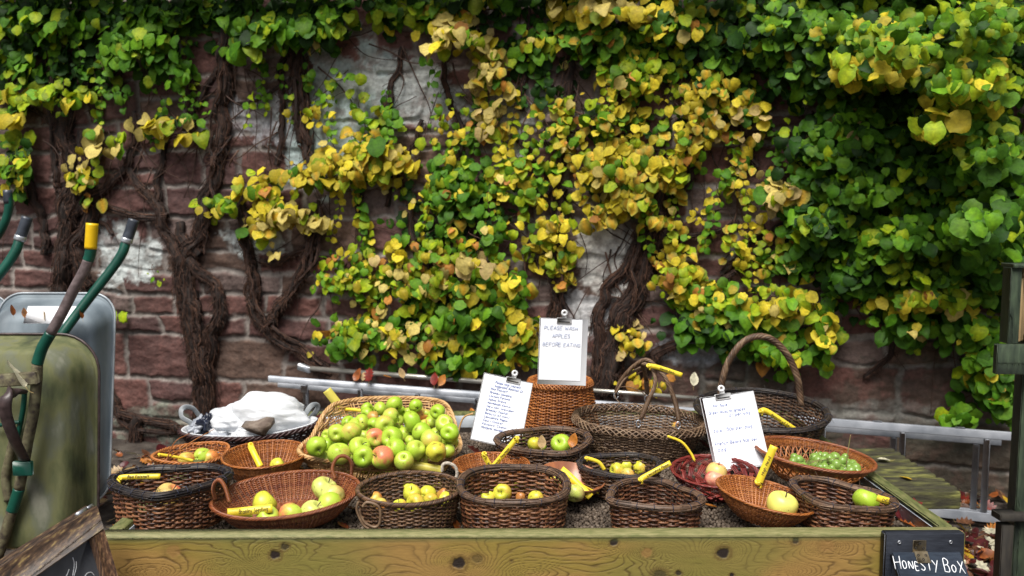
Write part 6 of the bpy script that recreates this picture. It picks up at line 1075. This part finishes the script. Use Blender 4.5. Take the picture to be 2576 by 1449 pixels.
# ================================================================== honesty box
def honesty():
    x0, x1 = PY(2212, 1400, -.002)[0], PY(2411, 1400, -.002)[0]; zt = PY(2300, 1341, -.03)[2]; zm = PY(2300, 1391, -.03)[2]; xm = (x0 + x1) / 2; W_ = x1 - x0
    t = thing('honesty_box', 'black wooden honesty box with a brass hinge screwed to the front board', 'honesty box', (xm, -.06, zt - .3))
    mb = MB(); mb.box((xm, -.017, zt - .14), (W_, .030, .28), bev=.004); mb.obj('back_plate', M['black_paint'], t)
    a = R(43); dn = np.array([0, -math.cos(a), -math.sin(a)]); X = np.array([1.0, 0, 0]); N = np.cross(X, dn); N = N if N[2] > 0 else -N; Ltop = np.array([xm - .000, -.034, zm + .001]); Ld = .26; Wl = W_ * .86
    mb = MB(); mb.box(Ltop + dn * Ld / 2 + [0, 0, 0], (Wl, Ld, .018), np.stack([X, dn, N], 1), .003); mb.obj('lid', M['lid_paint'], t)
    for s_ in (-1, 1):
        x = xm + s_ * (Wl / 2 - .012); V = []; 
        for dx in (-.007, .007): V += [(x + dx, -.034, zm - .012), (x + dx, -.034, zm - .30), (x + dx, -.034 + dn[1] * Ld * .93, zm - .30), (x + dx, -.034 + dn[1] * Ld * .93, zm + dn[2] * Ld * .93 - .014)]
        mb = MB(); mb.add(V, [(0, 1, 2, 3), (7, 6, 5, 4), (0, 4, 5, 1), (1, 5, 6, 2), (2, 6, 7, 3), (3, 7, 4, 0)]); mb.obj('side', M['black_paint'], t, smooth=False, recalc=True)
    h = thing('hinge', 'x', 'x', (xm + .002, -.035, zm)); del h['label']; del h['category']; h.parent = t; h.location = h.location - t.location
    wh = .037; cx = PY(2313, 1370, -.034)[0]
    def flap(O, D, Nn, L_, nm):
        mb = MB(); mb.box(O + D * L_ / 2 + Nn * .0022, (wh, L_, .0022), np.stack([X, D, Nn], 1), .0006); o = mb.obj(nm, M['brass']); o.data.transform(Matrix.Translation(-(t.location + h.location))); o.parent = h
        mb = MB()
        for fx, fy in ((-.28, .35), (.28, .35), (0, .72)): aa = np.linspace(0, 6.28, 10, endpoint=False); c_ = O + D * L_ * fy + X * wh * fx + Nn * .0036; mb.tube(c_ + .0028 * (np.cos(aa)[:, None] * X + np.sin(aa)[:, None] * D), .0012, 5, ref=Nn, closed=True)
        o = mb.obj('screws', M['dark_wood']); o.data.transform(Matrix.Translation(-(t.location + h.location))); o.parent = h
    O = np.array([cx, -.0325, zm + .004]); flap(O, np.array([0, 0, 1.0]), np.array([0, -1.0, 0]), .034, 'hinge_leaf'); O2 = Ltop + N * .009; O2[0] = cx; flap(O2, dn, N, .034, 'hinge_leaf')
    mb = MB(); mb.tube(np.array([O + [-wh / 2, -.003, -.002], O + [wh / 2, -.003, -.002]]), .0032, 8, ref=(0, 0, 1)); o = mb.obj('pin', M['brass']); o.data.transform(Matrix.Translation(-(t.location + h.location))); o.parent = h
    mb = MB()
    for fx in (-.32, .32): aa = np.linspace(0, 6.28, 12, endpoint=False); mb.tube(np.array([xm + fx * W_, -.033, zt - .025]) + .0038 * (np.cos(aa)[:, None] * X + np.sin(aa)[:, None] * np.array([0, 0, 1.0])), .0016, 5, ref=(0, 1, 0), closed=True)
    mb.obj('screws', M['steel'], t)
    # lettering on the lid, chalk strokes
    mb = MB(); up = -dn; base = Ltop + N * .0096
    def onlid(u, v): d = ray(u, v); s_ = ((base - CAM) @ N) / (d @ N); return CAM + d * s_
    a_, b_ = onlid(2252, 1429), onlid(2434, 1441); Xd = nrm(b_ - a_); Yd = nrm(np.cross(N, Xd)); Lw = np.linalg.norm(b_ - a_); hcap = np.linalg.norm(onlid(2392, 1404) - onlid(2396, 1438))
    k_ = Lw / 11.6
    widths = [('H', 1.0, 1.0), ('O', .72, .62), ('N', .75, .62), ('E', .62, .66), ('S', .66, .70), ('T', .72, .66), ('Y', .86, .80), (' ', .35, 0), ('B', .92, 1.0), ('O', .78, .62), ('X', 1.0, .95)]; tot = sum(w_ + .28 for _, w_, _ in widths); x = 0; kx = Lw / tot
    for ch, w_, hh in widths:
        if ch != ' ': write(mb, ch, a_ + Xd * x * kx, Xd, Yd, N, hcap * hh * .92, .0013, slant=.08, seed=ord(ch) + int(x * 7), fit=kx * w_ * 1.22, flat=.4)
        x += w_ + .28
    mb.obj('lettering', M['chalk'], t)
honesty()

# ================================================================== A-board at the lower left
def aboard():
    c = PZ(246, 1271, .875); zr = .875; e = PZ(0, 1429, zr); ydir = nrm(np.array([e[0] - c[0], e[1] - c[1], 0])); ln = 1.15; t = thing('chalkboard_sign', 'weathered wooden framed folding chalkboard at the lower left corner', 'chalkboard', c + ydir * ln / 2 - [0, 0, zr])
    outv = np.array([-ydir[1], ydir[0], 0]); outv = outv if outv[0] > 0 else -outv; al = R(14.5)
    for side, sgn, mt in (('front', 1, 'aframe'), ('rear', -1, 'aframe')):
        dn = nrm(outv * sgn * math.sin(al) - np.array([0, 0, math.cos(al)])); N = nrm(np.cross(dn, ydir)); N = N if N @ (outv * sgn) > 0 else -N; O = c + (0 if sgn > 0 else 1) * (-outv * .034) + (ydir * .0 if sgn > 0 else ydir * .0); H = .86; rw = .066; th_ = .028; A = np.stack([ydir, dn, N], 1); A2 = np.stack([dn, ydir, N], 1)
        def bar(o0, o1, d0, d1, nm, m_, k_=0):
            mb = MB(); ce = O + ydir * (o0 + o1) / 2 + dn * (d0 + d1) / 2 - N * (th_ / 2 + k_); mb.box(ce, (o1 - o0, d1 - d0, th_), A, .003); o = mb.obj(nm, m_, t); return o
        # mitred-looking frame: top rail runs full length, stiles butt below it
        bar(0, ln, 0, rw, 'top_rail', M['aframe']); bar(0, .058, rw, H, 'stile', M['aframe2']); bar(ln - .058, ln, rw, H, 'stile', M['aframe2']); bar(.058, ln - .058, H - rw, H, 'bottom_rail', M['aframe'])
        mb = MB(); mb.box(O + ydir * ln / 2 + dn * H / 2 - N * .017, (ln - .112, H - .128, .006), A, .001); mb.obj('slate_panel', M['slate'], t)
        if sgn > 0:
            base = O - N * .0135
            def onp(u, v): d = ray(u, v); return CAM + d * (((base - CAM) @ N) / (d @ N))
            mb = MB()
            for st_ in ([(168, 1449), (174, 1432)], [(183, 1449), (187, 1420), (183, 1402)], [(186, 1449), (192, 1428), (192, 1412)], [(214, 1449), (220, 1442), (230, 1440), (238, 1449)], [(160, 1470), (168, 1446)], [(186, 1449), (200, 1475)]):
                P = np.array([onp(u, v) for u, v in st_]); mb.tube(curve(P, 10), .0016, 5, ref=N, flat=.4)
            mb.obj('lettering', M['chalk'], t)
    mb = MB(); h0 = PZ(193, 1296, .872); mb.tube(np.array([h0, h0 - ydir * .045 + [0, 0, 0]]), .006, 10, ref=(0, 0, 1)); mb.tube(np.array([h0 - ydir * .048, h0 - ydir * .075]), .0045, 10, ref=(0, 0, 1)); mb.obj('hinge', M['steel'], t)
aboard()

# ================================================================== wheelbarrows
def rrect(hw, hh, r, n=9):
    P = []
    for cx, cz, a0 in ((hw - r, hh - r, 0), (-hw + r, hh - r, 90), (-hw + r, -hh + r, 180), (hw - r, -hh + r, 270)):
        for a in np.linspace(a0, a0 + 90, n): P.append((cx + r * math.cos(R(a)), cz + r * math.sin(R(a))))
    return np.array(P)
def tray(t, c, hw, hh, r, depth, m, lean=0.0, shrink=(.80, .84), top_slope=.0, bead='tube_brown'):
    """pan seen from underneath: rim in the plane Y=c.y, bottom pushed towards the viewer"""
    mb = MB(); rows_ = []
    for s_, d in ((1.02, -.012), (1.035, .0), (1.0, .004), (.985, .02), (.95, .35), (.90, .72), (.86, .93), (.80, 1.0), (.55, 1.03), (.25, 1.05), (.02, 1.05)):
        sx = 1 - (1 - s_) * (1 - shrink[0]) / .2; sz = 1 - (1 - s_) * (1 - shrink[1]) / .2 if s_ > .5 else s_; sx = sx if s_ > .5 else s_
        P = rrect(hw * max(.01, sx), hh * max(.01, sz), r * max(.01, min(sx, sz))); rows_.append(np.stack([c[0] + P[:, 0], c[1] - depth * d + lean * P[:, 1] + 0 * P[:, 0], c[2] + P[:, 1]], 1))
    n = len(rows_[0]); V = np.concatenate(rows_); F = [(k_ * n + j, k_ * n + (j + 1) % n, (k_ + 1) * n + (j + 1) % n, (k_ + 1) * n + j) for k_ in range(len(rows_) - 1) for j in range(n)]; mb.add(V, F); mb.obj('tray', m, t, recalc=True)
    mb = MB(); mb.tube(rows_[1], .0055, 8, ref=(0, 1, 0.02), closed=True); mb.obj('rim', M[bead] if bead in M else m, t)
# mossy barrow, front
yb_ = 1.20; P_ = lambda u, v, y=yb_: PY(u, v, y); c = P_(40, 1105); t = thing('wheelbarrow', 'upended wheelbarrow with a mossy green tray and one yellow handle grip', 'wheelbarrow', (c[0], c[1], 0), 'wheelbarrows leaning on the wall')
hw = px(200, c); hh = px(258, c); tray(t, c, hw, hh, .16, .17, M['barrow_moss'], lean=.10, shrink=(.80, .88), bead='leg_brown')
yt = yb_ - .23
def tube_part(t, pts, y, r, m, nm='handle', n=24, k=12): mb = MB(); mb.tube(curve([PY(u, v, yy) for (u, v), yy in zip(pts, y if hasattr(y, '__len__') else [y] * len(pts))], n), r, k, ref=(0, 1, .03)); return mb.obj(nm, m, t)
rt = px(13.0, PY(150, 800, yt)); 
tube_part(t, [(229, 626), (226, 642), (222, 655)], yt, rt * 1.03, M['barrow_green']); tube_part(t, [(222, 655), (212, 680), (185, 730), (160, 780), (128, 838)], yt, rt, M['tube_brown'])
tube_part(t, [(128, 838), (108, 872), (98, 900), (94, 915)], yt, rt * 1.08, M['barrow_green']); tube_part(t, [(94, 915), (92, 960), (84, 1040), (70, 1110), (58, 1180), (48, 1230)], yt, rt * 1.02, M['barrow_worn']); tube_part(t, [(48, 1230), (38, 1262), (30, 1285)], yt, rt * 1.08, M['barrow_green']); tube_part(t, [(30, 1285), (20, 1320), (5, 1370), (-20, 1440)], yt, rt * 1.03, M['barrow_worn'])
mb = MB(); mb.tube(curve([PY(232, 562, yt), PY(230, 592, yt), PY(228, 626, yt)], 12), rt * 1.12, 14, ref=(0, 1, .03)); mb.obj('grip', M['grip_yellow'], t)
mb = MB(); mb.beam(PY(-60, 962, yt - .02), PY(96, 950, yt - .02), .03, px(30, c), bev=.004); mb.obj('cross_bar', M['barrow_worn'], t)
mb = MB(); Pq = curve([PY(55, 985, yt - .03), PY(30, 985, yt - .10), PY(16, 1000, yt - .16), PY(14, 1040, yt - .16), PY(34, 1100, yt - .12), PY(62, 1158, yt - .03)], 30); mb.tube(Pq, px(15, c), 8, ref=(0, 1, .03), flat=.45); mb.obj('leg', M['leg_brown'], t)
mb = MB(); mb.box(PY(58, 1178, yt - .035), (px(44, c), .02, px(34, c)), bev=.003); mb.obj('bracket', M['barrow_green'], t); tube_part(t, [(-20, 1075), (20, 1065), (50, 1062)], yt + .03, .008, M['barrow_green'], 'strut'); tube_part(t, [(34, 1105), (24, 1150), (14, 1200), (22, 1260)], yt + .03, .016, M['barrow_worn'], 'strut'); tube_part(t, [(62, 985), (58, 1030), (44, 1100)], yt + .04, .010, M['barrow_green'], 'strut')
# galvanised barrow behind
yb2 = 2.15; P_ = lambda u, v, y=yb2: PY(u, v, y); c = P_(135, 1000); t = thing('wheelbarrow', 'upended galvanised grey wheelbarrow with green handles and dark grey grips', 'wheelbarrow', (c[0], c[1], 0), 'wheelbarrows leaning on the wall')
hw = px(143, c); hh = px(250, c); tray(t, c, hw, hh, .12, .16, M['barrow_zinc'], lean=.16, shrink=(.84, .78), bead='tray_galv')
rt = px(12.0, PY(250, 700, yb2 - .1))
for dx, dy in ((0, 0), (-268, -6)):
    tube_part(t, [(318 + dx, 606 + dy), (308 + dx, 636 + dy), (285 + dx, 672 + dy), (240 + dx, 730 + dy), (190 + dx, 795 + dy), (150 + dx, 850 + dy), (110 + dx, 905 + dy)], [yb2 - .06, yb2 - .08, yb2 - .10, yb2 - .14, yb2 - .19, yb2 - .24, yb2 - .26], rt, M['barrow_green'])
    mb = MB(); mb.tube(curve([PY(337 + dx, 552 + dy, yb2 - .05), PY(328 + dx, 580 + dy, yb2 - .055), PY(319 + dx, 605 + dy, yb2 - .06)], 12), rt * 1.12, 14, ref=(0, 1, .03)); mb.obj('grip', M['grip_grey'], t)
    mb = MB(); mb.tube(curve([PY(321 + dx, 599 + dy, yb2 - .06), PY(317 + dx, 611 + dy, yb2 - .062)], 4), rt * 1.2, 14, ref=(0, 1, .03)); mb.obj('collar', M['grip_silver'], t)
mb = MB(); A_ = np.stack([[1, 0, 0], nrm(np.array([0, -.55, -.83])), nrm(np.array([0, -.83, .55]))], 1); mb.box(PY(128, 792, yb2 - .190), (px(120, c), px(46, c), .001), A_, .0003); mb.obj('sticker', M['paper'], t)

# third barrow
yb3 = 2.95; c = PY(-120, 990, yb3); t = thing('wheelbarrow', 'third wheelbarrow mostly outside the left edge with a curved dark green handle', 'wheelbarrow', (c[0], c[1], 0), 'wheelbarrows leaning on the wall')
tray(t, c, px(138, c), px(240, c), .12, .14, M['barrow_zinc'], lean=.1, bead='tray_galv'); tube_part(t, [(20, 482), (22, 520), (14, 555), (-4, 590), (-40, 640)], yb3 - .06, px(10, PY(10, 540, yb3)), M['barrow_green']); mb = MB(); mb.tube(curve([PY(19, 478, yb3 - .06), PY(21, 512, yb3 - .06)], 5), px(10.8, PY(10, 540, yb3)), 12, ref=(0, 1, .03)); mb.obj('grip', M['grip_grey'], t)

# ================================================================== fallen leaves
OAK = [(0, 0), (.10, .10), (.34, .12), (.22, .26), (.42, .36), (.24, .46), (.44, .60), (.22, .66), (.30, .82), (.12, .86), (0, 1)]
OVL = [(0, 0), (.12, .06), (.26, .2), (.33, .4), (.31, .58), (.22, .76), (.10, .92), (0, 1)]
def leaf_mesh(mb, p, L_, kind, col, rot, rg, curl=.25, stalk=True):
    o = OAK if kind == 'oak' else OVL; n = len(o); R_ = np.array(Euler(rot).to_matrix()); V = []; ce = []; wob = rg.uniform(-.2, .2, 3)
    for x, y in o:
        for s_ in (-1, 0, 1): xx = x * s_; z = curl * (abs(xx) ** 1.3) * 1.4 * (1 + wob[0] * 3 * s_) + curl * .9 * (y - .5) ** 2 + wob[1] * .3 * math.sin(y * 5 + s_); V.append((xx, y - .5, z)); ce.append((1.0, .75, 1.0)[s_ + 1] + rg.uniform(-.1, .1))
    F = []
    for k_ in range(n - 1): a = k_ * 3; F += [(a, a + 1, a + 4, a + 3), (a + 1, a + 2, a + 5, a + 4)]
    V = np.array(V) * L_ @ R_.T + p; mb.add(V, F, None, np.clip(np.array(col)[None] * np.array(ce)[:, None], 0, 1))
    if stalk: d = R_ @ np.array([0, -1, .15]); q = R_ @ np.array([0, -.5, curl * .22]) * L_ + p; mb.tube(curve([q, q + d * L_ * .2, q + d * L_ * .4 + [0, 0, .1 * L_]], 6), L_ * .012, 4, col=(.30, .22, .08))
LC = {'red': (.20, .020, .012), 'maroon': (.09, .012, .014), 'rust': (.30, .085, .02), 'tan': (.50, .34, .16), 'yellow': (.60, .38, .03), 'orange': (.48, .17, .02), 'cream': (.62, .58, .42), 'brown': (.14, .06, .03)}
rgf = np.random.default_rng(77); used = {}
def fleaf(u, v, z, L_, kind, colk, label, y=None, rot=None, group='dead leaves dropped on the stall'):
    p = PY(u, v, y) if y is not None else PZ(u, v, z); mb = MB(); rot = rot or (rgf.uniform(-.5, .5), rgf.uniform(-.5, .5), rgf.uniform(0, 6.28)); leaf_mesh(mb, p + [0, 0, .004], L_, kind, LC[colk], rot, rgf); o = mb.obj('fallen_leaf', M['dry_leaf']); return tag(o, label, 'leaf', group)
fleaf(1362, 1114, 0, .050, 'ovl', 'tan', 'tan dead leaf standing between the fruit in the leafy dark basket', y=yB('leafy', -.25), rot=(1.3, .1, .3)); fleaf(1442, 1110, 0, .055, 'ovl', 'orange', 'orange-brown dead leaf at the right of the leafy dark basket', y=yB('leafy', -.1), rot=(1.2, .2, -.4))
fleaf(2262, 1300, ZP, .075, 'oak', 'maroon', 'glossy maroon oak leaf beside the right end basket, leftmost of its pile', rot=(.5, .2, .4)); fleaf(2300, 1290, ZP + .01, .085, 'oak', 'red', 'dark red oak leaf standing upright against the metal strip', rot=(1.1, .1, .2)); fleaf(2330, 1318, ZP + .004, .085, 'oak', 'red', 'broad red oak leaf lying in the right front corner', rot=(.3, .1, 1.9)); fleaf(2285, 1325, ZP + .004, .07, 'oak', 'rust', 'rust coloured leaf tucked behind the front board at the right corner', rot=(.5, .1, 1.4)); fleaf(2268, 1270, ZP + .01, .07, 'oak', 'maroon', 'dark leaf under the short yellow tag at the right', rot=(.9, .1, .9)); fleaf(2365, 1326, ZP + .003, .07, 'oak', 'red', 'red leaf furthest right in the bed corner', rot=(.2, .2, 2.7))
fleaf(1262, 1130, ZP + .01, .10, 'oak', 'red', 'red oak leaf behind the small hidden orange bowl', rot=(.8, .2, .5)); fleaf(1196, 1140, ZP + .01, .09, 'oak', 'maroon', 'dull red leaf left of the crossing yellow tags', rot=(.5, .1, 1.2)); fleaf(1216, 1082, ZP + .006, .075, 'ovl', 'rust', 'brown leaf under the foot of the list clipboard', rot=(.3, 0, 1.2)); fleaf(1172, 1050, ZP + .006, .06, 'ovl', 'cream', 'cream dead leaf at the back of the bed near the pale tray', rot=(.4, .1, 1.5)); fleaf(1188, 1040, ZP + .01, .05, 'ovl', 'orange', 'orange leaf at the back rail near the pale tray', rot=(.8, .1, .5)); fleaf(1205, 1062, ZP + .006, .07, 'oak', 'rust', 'rust oak leaf between the list clipboard and the pale tray', rot=(.3, .2, .2))
for q, (u, v, k_, cl) in enumerate(((806, 1062, 'oak', 'maroon'), (822, 1052, 'ovl', 'tan'), (838, 1062, 'oak', 'red'), (800, 1084, 'ovl', 'orange'), (818, 1080, 'oak', 'maroon'), (842, 1050, 'oak', 'maroon'), (780, 1078, 'ovl', 'brown'))):
    fleaf(u, v, ZP + .02, .075, k_, cl, ['maroon leaf at the right end of the strap-handled basket', 'curled tan leaf between the white bag and the pale tray', 'red leaf at the left corner of the pale tray', 'small curled orange leaf near the right strap handle', 'dark leaf below the curled tan leaf', 'maroon leaf under the greenish yellow tag', 'brown leaf against the purple-brown basket'][q], rot=(rgf.uniform(.2, .9), rgf.uniform(-.3, .5), rgf.uniform(0, 6)))
fleaf(640, 1334, ZP, .05, 'ovl', 'orange', 'orange leaf on the pebbles under the oval tray', rot=(.2, .1, 1)); fleaf(862, 1326, ZP, .045, 'oak', 'red', 'small red leaf on the pebbles right of the oval tray', rot=(.3, .1, 1)); fleaf(890, 1286, ZP, .06, 'oak', 'maroon', 'dark red leaf left of the ring-handled basket', rot=(.4, .1, 2)); fleaf(988, 1333, ZP, .06, 'oak', 'maroon', 'dark leaf under the ring-handled basket', rot=(.1, .1, 2)); fleaf(1142, 1320, ZP, .06, 'ovl', 'rust', 'rusty leaf between the ring-handled and middle front baskets', rot=(.8, .1, 1)); fleaf(1786, 1276, ZP, .05, 'ovl', 'orange', 'orange-brown leaf below the red strip basket', rot=(.2, .1, 1.4)); fleaf(326, 1334, ZP, .055, 'ovl', 'rust', 'rust leaf under the black-rimmed heart basket', rot=(.2, .1, 1.4)); fleaf(1770, 1120, ZP + .02, .06, 'ovl', 'maroon', 'dark leaf right of the shopper', rot=(.5, .1, 1)); fleaf(1772, 1098, ZP + .02, .05, 'ovl', 'yellow', 'yellow leaf right of the shopper', rot=(.8, .1, 1)); fleaf(930, 1190, ZP + .0, .06, 'ovl', 'tan', 'tan leaf in front of the pale tray', rot=(.3, .1, 1)); fleaf(548, 1180, ZP, .06, 'ovl', 'brown', 'dry brown leaf between the two small back baskets', rot=(.3, .1, 1)); fleaf(755, 1180, ZP, .07, 'ovl', 'brown', 'brown leaf between the round cane bowl and the pale tray', rot=(.5, .1, 2))
g2 = 'dead leaves caught on the ladder and pole'
for u, v, y, L_, k_, cl, lb in ((930, 944, 3.15, .10, 'oak', 'red', 'large dark red leaf standing on the ladder rail'), (1094, 955, 3.0, .085, 'ovl', 'red', 'red leaf on the ladder rail near the list clipboard'), (900, 944, 3.18, .09, 'ovl', 'rust', 'rusty leaf left of the large dark red one'), (915, 948, 3.18, .06, 'ovl', 'tan', 'small tan leaf between the rusty and dark red leaves'), (1010, 940, 3.10, .07, 'ovl', 'tan', 'pale tan leaf upright on the ladder rail'), (975, 950, 3.12, .07, 'ovl', 'orange', 'orange leaf lying on the ladder rail'), (1112, 958, 3.0, .08, 'ovl', 'orange', 'orange leaf beside the red one on the ladder rail'), (1745, 955, 2.6, .085, 'ovl', 'cream', 'pale leaf with its stalk down hanging left of the arched handle')):
    fleaf(u, v, 0, L_, k_, cl, lb, y=y, rot=(1.2, rgf.uniform(-.4, .4), rgf.uniform(-.6, .6)) if 'lying' not in lb else None, group=g2)
fleaf(2222, 1160, .515, .075, 'ovl', 'cream', 'white leaf with a stalk on the mossy slatted bench', rot=(.25, .1, 1.9), group='leaves on the mossy bench'); fleaf(2277, 1205, .512, .05, 'ovl', 'yellow', 'small yellow leaf on the mossy slatted bench', rot=(.2, .1, 1.2), group='leaves on the mossy bench')
fleaf(38, 944, 0, .12, 'ovl', 'cream', 'pale leaf lying on the crossbar of the mossy wheelbarrow', y=yt - .05, rot=(1.0, .1, 1.6), group='leaves on the wheelbarrows')
for u, v, cl, lb in ((60, 790, 'orange', 'orange leaf with a stalk on the galvanised tray'), (30, 782, 'rust', 'tiny rust leaf on the galvanised tray left of the orange one'), (112, 798, 'tan', 'tan leaf on the galvanised tray beside the label'), (203, 790, 'rust', 'small rust leaf on the galvanised tray right of the handle')):
    fleaf(u, v, 0, .055, 'ovl', cl, lb, y=yb2 - .20, rot=(1.35, .1, 1.4), group='leaves on the wheelbarrows')
# litter on the ground: nobody could count it
def litter():
    mb = MB(); rg = np.random.default_rng(31); ks = ['red', 'maroon', 'rust', 'tan', 'yellow', 'orange', 'cream', 'brown', 'brown', 'maroon', 'rust']
    def patch(n, x0, x1, y0, y1, zz=.02, s=(.05, .10)):
        for _ in range(n):
            x, y = rg.uniform(x0, x1), rg.uniform(y0, y1); leaf_mesh(mb, np.array([x, y, zz + rg.uniform(0, .035)]), rg.uniform(*s), 'oak' if rg.random() < .4 else 'ovl', LC[ks[rg.integers(0, len(ks))]], (rg.uniform(-.7, .7), rg.uniform(-.7, .7), rg.uniform(0, 6.28)), rg, curl=rg.uniform(.1, .5), stalk=rg.random() < .3)
    patch(1500, 1.28, 2.6, -.5, 1.9); patch(350, 1.2, 3.2, 1.8, 2.9); patch(500, -2.6, -1.3, .6, 3.4); patch(200, -1.3, 1.4, 1.7, 3.0, s=(.04, .08))
    o = mb.obj('leaf_litter', M['dry_leaf']); tag(o, 'carpet of fallen red, orange and brown autumn leaves on the ground', 'leaf litter', kind='stuff')
litter()
